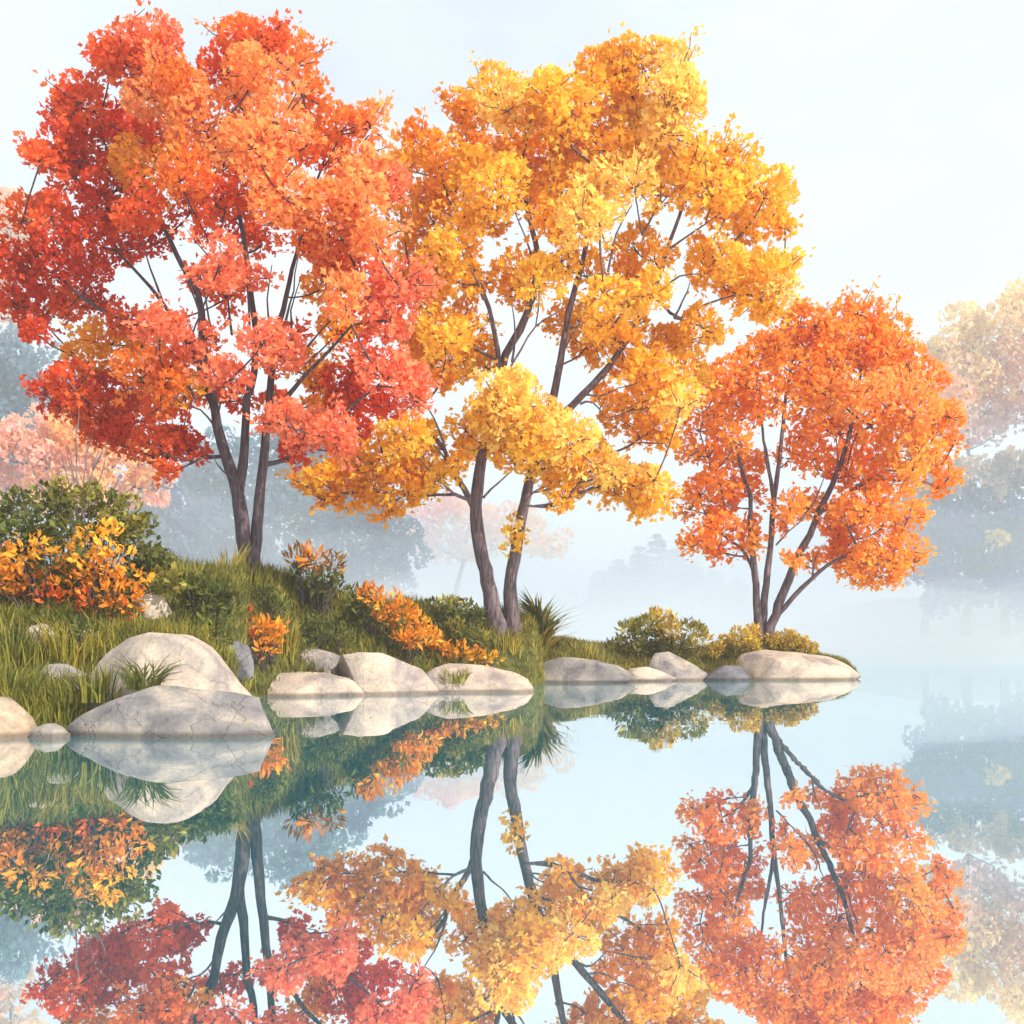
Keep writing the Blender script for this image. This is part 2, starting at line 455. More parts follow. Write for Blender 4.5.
def ground(X, Y):
    X = np.asarray(X, float); Y = np.asarray(Y, float)
    px = CX + X / Y * F
    ds, dr, zr, db = (np.interp(px, TP, q) for q in (DS, DR, ZR, DB))
    t = np.clip((Y - ds) / (dr - ds), 0, 1)
    up = -0.2 + (zr + 0.2) * (0.75 * t + 0.25 * (1 - (1 - t) ** 2))
    s = np.clip((Y - dr) / (db - dr), 0, 1)
    s = s * s * (3 - 2 * s)
    z = np.where(Y < ds, -0.3 - (ds - Y) * 0.25, np.where(Y > dr, zr + (-0.9 - zr) * s, up))
    z = z + (0.07 * np.sin(X * 1.9 + Y * .7) + 0.05 * np.sin(X * 3.7 - Y * 2.3)) * np.clip(t * 3, 0, 1)
    return np.maximum(z, -1.1)

def hit(px, py):
    """distance at which the sight line of a pixel meets the bank"""
    d = np.arange(np.interp(px, TP, DS) - .3, np.interp(px, TP, DR), .05)
    z = CAMH - (py - HOR) / F * d
    g = ground((px - CX) / F * d, d)
    k = np.nonzero(g >= z)[0]
    return float(d[k[0]]) if len(k) else float(np.interp(px, TP, DR))

def build_bank():
    pxs = np.arange(-390, 872, 4.0); vs = np.linspace(0, 1, 70)
    V = []
    for px in pxs:
        ds = np.interp(px, TP, DS) - 3; db = np.interp(px, TP, DB) + 2
        d = ds + (db - ds) * vs
        X = (px - CX) / F * d
        V.append(np.stack([X, d, ground(X, d)], -1))
    V = np.array(V); n, m = V.shape[:2]
    i = np.arange(n - 1)[:, None] * m; j = np.arange(m - 1)[None, :]
    q = np.stack([i + j, i + m + j, i + m + j + 1, i + j + 1], -1).reshape(-1, 4)
    o = link('ground', mesh_np('ground', V.reshape(-1, 3), q, smooth=True), M['bank'])
    tag(o, 'grassy earth bank and point reaching into the lake', kind='structure')

# ------------------------------------------------------------------ grass & plants
def blade_arrays(rng, pos, h, w, lean, col):
    """arching blades: 5 levels, last one the tip"""
    n = len(pos)
    az = rng.uniform(0, 2 * math.pi, n)
    dr = np.stack([np.cos(az), np.sin(az), np.zeros(n)], -1)
    sd = np.stack([-np.sin(az), np.cos(az), np.zeros(n)], -1)
    return blades_dir(rng, pos, h, w, lean, col, dr, sd)

def blades_dir(rng, pos, h, w, lean, col, dr, sd):
    n = len(pos)
    tw = rng.normal(size=n) * 0.9
    sd = sd * np.cos(tw)[:, None] + dr * np.sin(tw)[:, None]
    lv = np.array([0, .3, .62, 1.0]); wd = np.array([.8, 1, .75, 0.0])
    V = []
    for l, k in zip(lv, wd):
        c = pos + dr * (lean * h * l ** 2)[:, None] + np.array([0, 0, 1]) * (h * (l - 0.35 * np.minimum(lean, 1.2) * l ** 2))[:, None]
        if k > 0:
            V += [c - sd * (w * k * .5)[:, None], c + sd * (w * k * .5)[:, None]]
        else: V += [c]
    V = np.stack(V, 1)      # n,7,3
    Fc = np.array([[0, 1, 3], [0, 3, 2], [2, 3, 5], [2, 5, 4], [4, 5, 6]])
    faces = (Fc[None] + (np.arange(n) * 7)[:, None, None]).reshape(-1, 3)
    return V.reshape(-1, 3), faces, np.repeat(col, 7, 0)

GREENS = np.array([[.16, .165, .026], [.24, .23, .032], [.10, .12, .022], [.34, .30, .045], [.44, .35, .055], [.22, .16, .04]])

def pick_cols(rng, n, cols, w=None, jit=0.18):
    k = rng.choice(len(cols), n, p=w)
    return np.clip(np.asarray(cols)[k] * (1 + rng.normal(size=(n, 1)) * jit), 0.005, 0.95)

def build_grass():
    rng = np.random.default_rng(5)
    N = 90000
    px = rng.uniform(-120, 858, N)
    ds, dr = np.interp(px, TP, DS), np.interp(px, TP, DR)
    t = rng.random(N) ** 0.8 * 1.25
    d = ds + (dr - ds) * t
    X = (px - CX) / F * d
    # tufted density
    nz = np.array([noise.noise(Vector((x * .55, y * .55, 3.3))) for x, y in zip(X, d)])
    keep = (rng.random(N) < 0.62 + 0.8 * nz) & (t > 0.05)
    X, d, px, t, nz = X[keep], d[keep], px[keep], t[keep], nz[keep]
    z = ground(X, d)
    ok = z > 0.02
    X, d, px, t, z, nz = X[ok], d[ok], px[ok], t[ok], z[ok], nz[ok]
    n = len(X)
    h = rng.uniform(.18, .54, n) * np.interp(px, [0, 450, 560, 860], [1.15, .9, .7, .55]) * np.clip(1 + 1.0 * nz, .45, 1.8)
    w = rng.uniform(.018, .042, n)
    cn = np.array([noise.noise(Vector((x * .8, y * .8, 9.1))) for x, y in zip(X, d)])
    col = pick_cols(rng, n, GREENS, [.28, .20, .22, .14, .06, .10]) * (1 + .55 * cn[:, None])
    warm = np.interp(px, [420, 620], [0, .55]) + np.clip(cn, 0, 1) * .35
    col = col * (1 - warm[:, None]) + warm[:, None] * np.array([.30, .235, .03]) * rng.uniform(.7, 1.2, (n, 1))
    V, Fc, Cc = blade_arrays(rng, np.stack([X, d, z - .03], -1), h, w, rng.uniform(.05, .75, n), col)
    o = link('grass', mesh_np('grass', V, Fc, Cc), M['grass'])
    tag(o, 'olive green grass covering the lake bank', kind='stuff')

def plant_base(px, d, dz=0.0):
    X = (px - CX) / F * d
    return np.array([X, d, float(ground(X, d)) + dz])

def tuft(name, label, cat, group, px, d, n, h, w, lean, cols, spread, seed, z=None, wts=None):
    rng = np.random.default_rng(seed)
    c = plant_base(px, d)
    if z is not None: c[2] = z
    root_xy = np.clip(rng.normal(size=(n, 2)), -1.5, 1.5) * spread * .42
    pos = np.tile(c, (n, 1)); pos[:, :2] += root_xy
    for i in range(n):
        g = float(ground(pos[i, 0], pos[i, 1]))
        pos[i, 2] = (g if z is None else z) - .05
    hh = h * rng.uniform(.55, 1.1, n)
    az = np.arctan2(root_xy[:, 1], root_xy[:, 0]) + rng.normal(size=n) * .7
    dr = np.stack([np.cos(az), np.sin(az), np.zeros(n)], -1); sd = np.stack([-np.sin(az), np.cos(az), np.zeros(n)], -1)
    V, Fc, Cc = blades_dir(rng, pos, hh, w * rng.uniform(.7, 1.3, n), rng.uniform(lean[0], lean[1], n), pick_cols(rng, n, cols, wts), dr, sd)
    o = link(name, mesh_np(name, V - c, Fc, Cc), M['grass'])
    o.location = c
    return tag(o, label, cat, group)

def bush(name, label, cat, group, d0, base_px, clumps, pal, seed, leaf, dens=1.0, depth=.8, shape=KITE, width=1.0,
         stems=9, jit=.18, spike=.7, upb=.6, stem_col='bark', squash=.9):
    """foliage clumps (px,py,r,key) on thin stems from a common base"""
    rng = np.random.default_rng(seed)
    if isinstance(base_px, tuple):
        base_px, by = base_px
        d0 = hit(base_px, by) - .1
    pxm = d0 / F
    b = plant_base(base_px, d0)
    root = empty(name, b); tag(root, label, cat, group)
    parts, tb = [], Tubes()
    for (x, y, r, k) in clumps:
        off = rng.uniform(-1, 1) * depth
        c = P(x, y, d0 + off); R_ = r * pxm
        gz = float(ground(c[0], c[1]))
        n = int(dens * 26 * (R_ / leaf) ** 2)
        L = clump_leaves(rng, c, R_, max(n, 12), leaf, pal[k], jit=jit, spike=spike, upb=upb, squash=squash)
        ok = L[0][:, 2] > ground(L[0][:, 0], L[0][:, 1]) - .02
        parts.append([q[ok] for q in L[:5]])
        for q in L[5][:3]:
            s = np.array([b[0] + (c[0] - b[0]) * .55, b[1] + (c[1] - b[1]) * .55, 0]); s[2] = float(ground(s[0], s[1])) - .05
            m = (s + q) / 2 + rng.normal(size=3) * .05; m[2] += .05
            tb.add(np.array([s, m, q]), np.array([.018, .014, .006]), 5)
    A = [np.concatenate([p[j] for p in parts]) for j in range(5)]
    link('foliage', leaf_mesh('foliage', *A, shape, width), M['shrub_leaf'], root)
    link('stems', tb.mesh('stems'), M[stem_col], root)
    return root

# ------------------------------------------------------------------ rocks
def rock(label, outline, ybase, d, hd, mat, seed, group='boulders along the lake shore', name='boulder', amp=.05, planes=20, sink=.3, ext=1.03):
    """outline: [(px, ytop)...] left to right, the top edge; hd half depth (m)"""
    rng = np.random.default_rng(seed)
    if d is None: d = hit((outline[0][0] + outline[-1][0]) / 2, ybase) + hd * .6
    xs = np.array([a for a, _ in outline], float); ys = np.array([b for _, b in outline], float)
    pm = d / F
    xw = (xs - CX) * pm; zt = CAMH - (ys - HOR) * pm; zb = CAMH - (ybase - HOR) * pm
    x0, x1 = xw[0], xw[-1]; xc, hw = (x0 + x1) / 2, (x1 - x0) / 2 * ext
    bm = bmesh.new(); bmesh.ops.create_icosphere(bm, subdivisions=5, radius=1)
    V = np.array([v.co[:] for v in bm.verts])
    V = np.sign(V) * np.abs(V) ** .8                # blocky start
    V /= np.linalg.norm(V, axis=1).max() * .86
    # blunt facets
    nrm = norm(rng.normal(size=(planes, 3)) * np.array([1, 1.3, .9]))
    for nn in nrm:
        o = rng.uniform(.52, .82)
        e = V @ nn - o
        V = V - np.outer(np.clip(e, 0, None) * .93, nn)
    nv = np.array([noise.noise(Vector(v * 1.7 + seed)) * .6 + noise.noise(Vector(v * 4.1 + seed)) * .28 + noise.noise(Vector(v * 9 + seed)) * .12 for v in V])
    V = V * (1 + amp * 1.6 * nv)[:, None]
    V[:, 0] = (V[:, 0] - V[:, 0].min()) / np.ptp(V[:, 0]) * 2 - 1; V[:, 0] = np.sign(V[:, 0]) * np.abs(V[:, 0]) ** .82; V[:, 2] /= V[:, 2].max()
    q = np.clip(np.abs(V[:, 0]), 0, 1)
    sec = np.clip(1 - q ** 3.2, .02, 1) ** .5
    zs = np.clip(V[:, 2] / sec, -1, 1.06)
    X = xc + V[:, 0] * hw
    H = np.interp(X, xw, zt - zb)
    # smooth the outline's corners
    H = (np.interp(X - hw * .05, xw, zt - zb) + np.interp(X + hw * .05, xw, zt - zb) + 2 * H) / 4
    Z = np.where(zs > 0, zb + H * np.sign(zs) * np.abs(zs) ** .7, zb + zs * (sink + .15 * H))
    Yv = V[:, 1]
    Y = d + Yv * hd * np.clip(.55 + .45 * H / max(H.max(), 1e-3), .3, 1)
    W = np.stack([X, Y, Z], -1)
    c = np.array([xc, d, zb])
    for v, w in zip(bm.verts, W - c): v.co = w
    me = bpy.data.meshes.new(name); bm.to_mesh(me); bm.free()
    me.polygons.foreach_set('use_smooth', np.ones(len(me.polygons), dtype=bool))
    o = link(name, me, M[mat]); o.location = c
    return tag(o, label, 'rock', group)

# ================================================================== BUILD
build_bank()
build_grass()

# ---- trees -------------------------------------------------------
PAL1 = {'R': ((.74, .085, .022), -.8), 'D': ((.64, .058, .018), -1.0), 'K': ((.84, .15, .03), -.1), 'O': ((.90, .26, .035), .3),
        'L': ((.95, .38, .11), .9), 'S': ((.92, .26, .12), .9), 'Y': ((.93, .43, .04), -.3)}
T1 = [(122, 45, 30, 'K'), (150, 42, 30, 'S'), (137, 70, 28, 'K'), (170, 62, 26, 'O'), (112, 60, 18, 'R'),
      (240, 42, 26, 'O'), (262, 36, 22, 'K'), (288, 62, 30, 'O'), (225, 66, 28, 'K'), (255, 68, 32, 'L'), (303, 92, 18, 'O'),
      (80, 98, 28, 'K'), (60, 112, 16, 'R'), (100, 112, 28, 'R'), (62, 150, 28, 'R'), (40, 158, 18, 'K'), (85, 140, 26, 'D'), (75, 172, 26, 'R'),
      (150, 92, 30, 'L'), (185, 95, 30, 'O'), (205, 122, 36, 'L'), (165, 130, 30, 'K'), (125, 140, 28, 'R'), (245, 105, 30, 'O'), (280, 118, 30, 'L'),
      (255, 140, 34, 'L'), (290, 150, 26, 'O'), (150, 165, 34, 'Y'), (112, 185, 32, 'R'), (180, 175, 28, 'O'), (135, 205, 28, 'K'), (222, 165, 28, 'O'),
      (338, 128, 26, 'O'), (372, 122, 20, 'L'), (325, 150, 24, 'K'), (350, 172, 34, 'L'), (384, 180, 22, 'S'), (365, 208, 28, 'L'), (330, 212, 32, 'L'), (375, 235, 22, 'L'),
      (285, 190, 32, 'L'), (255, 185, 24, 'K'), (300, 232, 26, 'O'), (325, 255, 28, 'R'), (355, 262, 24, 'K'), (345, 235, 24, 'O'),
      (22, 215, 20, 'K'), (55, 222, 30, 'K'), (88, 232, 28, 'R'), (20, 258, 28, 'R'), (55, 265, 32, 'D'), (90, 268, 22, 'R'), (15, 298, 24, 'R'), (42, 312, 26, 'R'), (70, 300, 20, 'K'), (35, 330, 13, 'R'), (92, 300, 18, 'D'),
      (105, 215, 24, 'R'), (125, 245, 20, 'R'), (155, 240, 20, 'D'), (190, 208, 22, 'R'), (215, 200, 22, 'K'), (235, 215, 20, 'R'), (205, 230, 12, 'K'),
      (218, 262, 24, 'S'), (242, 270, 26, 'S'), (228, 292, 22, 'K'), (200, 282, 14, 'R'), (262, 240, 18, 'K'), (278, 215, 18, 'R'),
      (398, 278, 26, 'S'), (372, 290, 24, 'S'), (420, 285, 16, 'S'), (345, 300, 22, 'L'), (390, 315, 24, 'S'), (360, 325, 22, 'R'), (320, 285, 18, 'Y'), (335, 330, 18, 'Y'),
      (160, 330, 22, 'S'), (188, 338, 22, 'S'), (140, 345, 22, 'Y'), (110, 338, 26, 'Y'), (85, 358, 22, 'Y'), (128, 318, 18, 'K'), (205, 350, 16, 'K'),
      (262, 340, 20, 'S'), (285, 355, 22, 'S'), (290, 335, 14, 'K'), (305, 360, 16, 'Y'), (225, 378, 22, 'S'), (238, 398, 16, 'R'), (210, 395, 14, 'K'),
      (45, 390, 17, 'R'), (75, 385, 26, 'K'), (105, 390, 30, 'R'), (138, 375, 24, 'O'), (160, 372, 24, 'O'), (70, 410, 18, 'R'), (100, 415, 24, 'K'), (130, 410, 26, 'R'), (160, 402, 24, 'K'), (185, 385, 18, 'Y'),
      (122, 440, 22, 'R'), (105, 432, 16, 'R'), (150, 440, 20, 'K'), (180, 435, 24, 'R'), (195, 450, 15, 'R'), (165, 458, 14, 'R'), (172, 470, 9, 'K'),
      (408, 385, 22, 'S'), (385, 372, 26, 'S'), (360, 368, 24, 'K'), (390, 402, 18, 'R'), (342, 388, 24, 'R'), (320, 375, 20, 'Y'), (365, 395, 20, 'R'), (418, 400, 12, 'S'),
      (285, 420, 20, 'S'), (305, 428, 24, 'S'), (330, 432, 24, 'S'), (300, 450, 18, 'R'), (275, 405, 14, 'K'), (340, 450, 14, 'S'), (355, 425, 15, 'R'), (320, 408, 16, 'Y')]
S1 = [([(249, 572, 0), (244, 540, 0), (240, 505, 0), (234, 480, .1), (226, 455, .2), (218, 425, .3), (213, 400, .3), (204, 365, .2), (203, 330, 0), (198, 295, -.2), (182, 265, 0), (165, 230, .2)], 8, 2.0),
      ([(239, 497, 0), (243, 465, .2), (245, 430, .4), (247, 400, .4), (254, 372, .3), (256, 330, .2), (250, 290, .1), (244, 240, .1), (236, 190, .2), (240, 150, .3), (245, 110, .3)], 5, 1.3),
      ([(253, 572, .1), (256, 540, .1), (259, 500, .15), (263, 465, .2), (266, 435, .2), (270, 395, .1), (274, 350, .1), (283, 310, .2), (292, 270, .3), (300, 235, .2), (310, 195, .2)], 6.5, 1.3),
      ([(214, 408, .3), (206, 385, .5), (196, 360, .6), (180, 330, .8), (160, 300, .9), (140, 275, 1.0), (115, 250, 1.1)], 3.6, 1.2),
      ([(268, 420, .2), (285, 400, -.2), (305, 375, -.5), (330, 350, -.8), (352, 325, -.9)], 3.0, 1.2)]
TWIG1 = [[(204, 330), (196, 300), (182, 268), (166, 235)], [(216, 345), (206, 305), (199, 268)], [(232, 335), (227, 300), (221, 262)], [(250, 335), (248, 300), (246, 262)], [(272, 335), (267, 300), (272, 265)],
         [(286, 320), (293, 290), (298, 258)], [(222, 222), (229, 196), (237, 168)], [(162, 300), (150, 268), (140, 240)], [(303, 352), (325, 326), (348, 308)], [(292, 342), (291, 310), (300, 280)], [(196, 400), (180, 372), (160, 360)], [(214, 425), (200, 410), (182, 404)], [(232, 478), (222, 470), (212, 455)]]
S1 += [([(a, b, -.6) for a, b in t], 1.3, .5) for t in TWIG1]
make_tree('maple_tree', 'tallest red orange maple with three slim dark stems at left', 'tree', 'autumn trees on the near bank',
          31.9, S1, T1, PAL1, 11, M['bark'], M['leaf'], leaf=0.218, depth=3.6, dens=1.0, sprays=4, jit=.09, twigs=5)

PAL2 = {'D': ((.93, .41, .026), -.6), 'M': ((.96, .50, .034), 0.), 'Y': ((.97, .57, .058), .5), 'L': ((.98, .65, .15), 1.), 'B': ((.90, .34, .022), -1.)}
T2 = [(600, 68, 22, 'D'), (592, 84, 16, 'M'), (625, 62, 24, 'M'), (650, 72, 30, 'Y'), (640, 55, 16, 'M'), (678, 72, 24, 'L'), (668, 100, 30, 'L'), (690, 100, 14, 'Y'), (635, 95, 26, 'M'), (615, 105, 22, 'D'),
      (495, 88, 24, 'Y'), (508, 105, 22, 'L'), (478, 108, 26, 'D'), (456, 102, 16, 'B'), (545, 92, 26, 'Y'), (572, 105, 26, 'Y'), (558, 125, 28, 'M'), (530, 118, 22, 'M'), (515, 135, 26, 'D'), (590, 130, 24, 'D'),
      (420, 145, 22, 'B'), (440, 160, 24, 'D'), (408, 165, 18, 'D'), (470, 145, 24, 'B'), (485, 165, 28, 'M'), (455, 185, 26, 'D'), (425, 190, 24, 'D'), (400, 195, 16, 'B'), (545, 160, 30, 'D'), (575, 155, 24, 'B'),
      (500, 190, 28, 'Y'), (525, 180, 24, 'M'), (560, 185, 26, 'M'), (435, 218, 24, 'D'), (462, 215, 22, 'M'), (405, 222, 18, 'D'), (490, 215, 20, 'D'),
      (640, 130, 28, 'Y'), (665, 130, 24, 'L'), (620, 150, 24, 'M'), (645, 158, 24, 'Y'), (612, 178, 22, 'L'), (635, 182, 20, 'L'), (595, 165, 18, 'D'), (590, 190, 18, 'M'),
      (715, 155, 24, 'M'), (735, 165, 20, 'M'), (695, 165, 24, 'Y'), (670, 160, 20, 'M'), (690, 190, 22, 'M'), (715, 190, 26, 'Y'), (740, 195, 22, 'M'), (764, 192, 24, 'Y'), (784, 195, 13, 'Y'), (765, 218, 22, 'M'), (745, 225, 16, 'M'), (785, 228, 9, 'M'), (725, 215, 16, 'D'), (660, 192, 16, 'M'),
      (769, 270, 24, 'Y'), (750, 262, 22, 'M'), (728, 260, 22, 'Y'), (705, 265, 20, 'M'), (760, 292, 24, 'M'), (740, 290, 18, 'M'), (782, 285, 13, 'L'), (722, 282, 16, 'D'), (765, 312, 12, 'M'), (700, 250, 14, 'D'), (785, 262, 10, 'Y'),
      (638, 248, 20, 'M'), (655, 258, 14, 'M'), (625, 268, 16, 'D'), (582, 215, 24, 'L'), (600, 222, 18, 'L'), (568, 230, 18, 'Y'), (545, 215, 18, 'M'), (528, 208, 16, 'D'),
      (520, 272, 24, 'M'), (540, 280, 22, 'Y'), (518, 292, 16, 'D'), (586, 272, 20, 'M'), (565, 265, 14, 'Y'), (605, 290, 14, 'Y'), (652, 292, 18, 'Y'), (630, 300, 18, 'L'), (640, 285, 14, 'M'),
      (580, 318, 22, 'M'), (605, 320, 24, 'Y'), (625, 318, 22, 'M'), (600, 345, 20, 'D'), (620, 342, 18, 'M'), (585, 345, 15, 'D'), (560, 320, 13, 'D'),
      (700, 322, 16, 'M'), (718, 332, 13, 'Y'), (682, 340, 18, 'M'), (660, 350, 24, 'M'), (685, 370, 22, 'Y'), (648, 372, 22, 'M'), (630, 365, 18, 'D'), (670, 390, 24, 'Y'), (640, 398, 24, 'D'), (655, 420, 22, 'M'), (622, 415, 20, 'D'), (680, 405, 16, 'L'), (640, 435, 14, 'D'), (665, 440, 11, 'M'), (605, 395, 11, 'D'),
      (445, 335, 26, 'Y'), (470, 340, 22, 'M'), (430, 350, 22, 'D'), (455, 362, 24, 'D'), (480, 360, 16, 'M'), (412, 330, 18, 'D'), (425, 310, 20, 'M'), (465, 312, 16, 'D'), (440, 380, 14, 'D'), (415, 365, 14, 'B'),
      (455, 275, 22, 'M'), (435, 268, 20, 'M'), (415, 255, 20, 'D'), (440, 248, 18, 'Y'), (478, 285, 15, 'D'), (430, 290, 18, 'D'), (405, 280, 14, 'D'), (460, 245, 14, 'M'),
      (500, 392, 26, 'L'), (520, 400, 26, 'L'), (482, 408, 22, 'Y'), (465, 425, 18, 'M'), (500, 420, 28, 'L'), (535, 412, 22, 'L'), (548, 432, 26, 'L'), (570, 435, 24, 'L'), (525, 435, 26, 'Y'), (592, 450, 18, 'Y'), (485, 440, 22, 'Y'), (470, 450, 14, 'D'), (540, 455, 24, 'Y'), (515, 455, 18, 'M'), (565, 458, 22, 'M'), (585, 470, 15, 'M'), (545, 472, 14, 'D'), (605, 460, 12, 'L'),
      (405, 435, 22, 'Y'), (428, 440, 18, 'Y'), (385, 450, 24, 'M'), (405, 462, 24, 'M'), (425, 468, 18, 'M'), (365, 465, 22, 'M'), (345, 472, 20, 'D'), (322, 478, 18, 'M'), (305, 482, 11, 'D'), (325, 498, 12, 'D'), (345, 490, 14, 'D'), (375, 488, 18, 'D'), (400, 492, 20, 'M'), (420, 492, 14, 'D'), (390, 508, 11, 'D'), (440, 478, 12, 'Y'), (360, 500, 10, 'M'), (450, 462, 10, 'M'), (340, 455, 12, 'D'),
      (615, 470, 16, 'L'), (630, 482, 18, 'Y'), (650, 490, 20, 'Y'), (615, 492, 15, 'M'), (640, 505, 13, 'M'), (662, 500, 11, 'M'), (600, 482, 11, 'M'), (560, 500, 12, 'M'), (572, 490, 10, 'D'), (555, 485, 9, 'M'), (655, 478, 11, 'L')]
S2 = [([(497, 624, 0), (490, 592, 0), (483, 560, 0), (478, 530, 0), (476, 505, 0), (479, 475, .1), (485, 445, .2), (494, 410, .3), (502, 380, .3), (506, 355, .2), (520, 330, .2), (531, 300, .1), (538, 262, .1), (530, 220, .2), (520, 170, .4)], 8.5, 1.6),
      ([(513, 626, .2), (510, 592, .2), (514, 560, .2), (520, 525, .2), (527, 493, .3), (535, 462, .3), (546, 430, .4), (553, 398, .4), (560, 365, .4), (564, 338, .4), (572, 300, .3), (585, 250, .2), (592, 200, .1), (605, 150, 0)], 7.5, 1.6),
      ([(545, 434, .4), (562, 415, .2), (582, 396, 0), (604, 372, -.2), (630, 335, -.3), (652, 295, -.3), (664, 262, -.3), (674, 230, -.3), (688, 192, -.2)], 4.2, 1.5),
      ([(476, 512, 0), (464, 488, -.2), (452, 470, -.4), (444, 450, -.4), (430, 432, -.3), (405, 420, -.2), (378, 435, 0)], 3.6, 1.0),
      ([(500, 385, .3), (497, 350, 0), (492, 320, -.1), (480, 285, 0), (468, 250, .1), (458, 215, .2)], 3.2, 1.2),
      ([(652, 295, -.3), (680, 318, -.4), (705, 305, -.5), (735, 295, -.5)], 2.0, .8)]
TWIG2 = [[(498, 368), (496, 338), (487, 316)], [(512, 362), (515, 335), (512, 305)], [(505, 378), (520, 350), (536, 326), (562, 310)], [(556, 368), (568, 342), (582, 318)], [(484, 300), (472, 270), (455, 238)], [(536, 268), (525, 236), (514, 210)],
         [(560, 278), (563, 252), (560, 232)], [(566, 272), (575, 250), (580, 235)], [(608, 272), (616, 234), (632, 205)], [(642, 235), (655, 212), (668, 196)], [(668, 250), (694, 232), (716, 216)], [(662, 290), (680, 276), (702, 274)], [(674, 318), (684, 300), (690, 282)],
         [(580, 404), (592, 402), (606, 418)], [(584, 394), (600, 396), (618, 388)], [(452, 470), (438, 448), (418, 432)], [(446, 452), (434, 418), (424, 402)], [(483, 498), (500, 482), (514, 468)], [(524, 505), (534, 492), (548, 486)]]
S2 += [([(a, b, -.7) for a, b in t], 1.35, .5) for t in TWIG2]
make_tree('ash_tree', 'widest golden yellow tree with two thick violet trunks', 'tree', 'autumn trees on the near bank',
          36.2, S2, T2, PAL2, 22, M['bark_warm'], M['leaf'], leaf=0.252, depth=3.8, dens=1.0, sprays=4, jit=.09, twigs=5,
          extra=[(515, 530, 10, 'L'), (510, 548, 9, 'Y'), (521, 540, 8, 'Y'), (516, 520, 7, 'L'), (509, 534, 6, 'Y')])

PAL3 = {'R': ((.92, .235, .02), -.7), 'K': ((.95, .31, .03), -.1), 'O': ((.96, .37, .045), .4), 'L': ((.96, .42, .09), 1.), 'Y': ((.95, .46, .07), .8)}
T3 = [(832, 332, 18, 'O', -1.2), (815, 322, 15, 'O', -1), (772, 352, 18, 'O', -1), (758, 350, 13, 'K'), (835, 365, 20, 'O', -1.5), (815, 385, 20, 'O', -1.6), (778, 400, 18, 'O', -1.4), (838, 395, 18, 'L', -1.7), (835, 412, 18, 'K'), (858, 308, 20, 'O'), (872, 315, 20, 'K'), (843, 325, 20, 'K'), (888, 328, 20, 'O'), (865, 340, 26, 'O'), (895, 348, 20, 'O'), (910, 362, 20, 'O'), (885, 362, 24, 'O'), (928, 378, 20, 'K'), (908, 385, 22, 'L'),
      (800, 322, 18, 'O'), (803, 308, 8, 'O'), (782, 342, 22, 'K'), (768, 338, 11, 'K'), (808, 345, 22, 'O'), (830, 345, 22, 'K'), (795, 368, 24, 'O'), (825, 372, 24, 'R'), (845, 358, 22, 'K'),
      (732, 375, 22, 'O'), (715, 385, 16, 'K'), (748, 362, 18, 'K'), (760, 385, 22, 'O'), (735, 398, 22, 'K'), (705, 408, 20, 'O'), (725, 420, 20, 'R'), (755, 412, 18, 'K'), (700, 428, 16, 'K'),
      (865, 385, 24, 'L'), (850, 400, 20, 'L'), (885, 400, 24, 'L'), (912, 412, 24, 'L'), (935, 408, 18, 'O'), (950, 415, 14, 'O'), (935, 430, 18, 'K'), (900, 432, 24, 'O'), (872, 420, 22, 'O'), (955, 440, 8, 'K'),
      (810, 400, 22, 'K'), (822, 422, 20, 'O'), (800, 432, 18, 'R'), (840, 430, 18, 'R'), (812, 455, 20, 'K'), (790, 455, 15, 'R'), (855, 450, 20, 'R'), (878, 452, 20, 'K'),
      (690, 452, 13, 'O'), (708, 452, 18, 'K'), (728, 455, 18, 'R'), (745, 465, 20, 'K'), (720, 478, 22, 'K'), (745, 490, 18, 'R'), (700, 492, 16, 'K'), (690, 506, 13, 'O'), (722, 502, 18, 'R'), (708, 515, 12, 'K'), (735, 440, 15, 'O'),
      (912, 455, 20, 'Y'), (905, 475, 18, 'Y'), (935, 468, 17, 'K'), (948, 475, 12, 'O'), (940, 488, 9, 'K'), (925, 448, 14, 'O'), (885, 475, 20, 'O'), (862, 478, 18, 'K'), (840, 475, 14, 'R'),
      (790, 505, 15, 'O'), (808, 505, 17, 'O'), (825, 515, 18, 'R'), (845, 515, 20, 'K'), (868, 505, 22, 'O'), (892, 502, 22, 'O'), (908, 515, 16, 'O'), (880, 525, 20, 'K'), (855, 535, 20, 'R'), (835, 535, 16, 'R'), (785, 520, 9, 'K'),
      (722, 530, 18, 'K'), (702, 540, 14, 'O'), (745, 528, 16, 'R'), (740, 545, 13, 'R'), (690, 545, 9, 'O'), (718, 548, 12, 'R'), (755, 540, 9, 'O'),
      (832, 555, 14, 'R'), (850, 558, 18, 'K'), (870, 560, 20, 'O'), (890, 555, 20, 'O'), (908, 548, 16, 'O'), (915, 560, 9, 'O'), (880, 574, 15, 'O'), (860, 578, 11, 'O'), (897, 572, 9, 'L'), (795, 560, 9, 'O'), (812, 560, 9, 'K')]
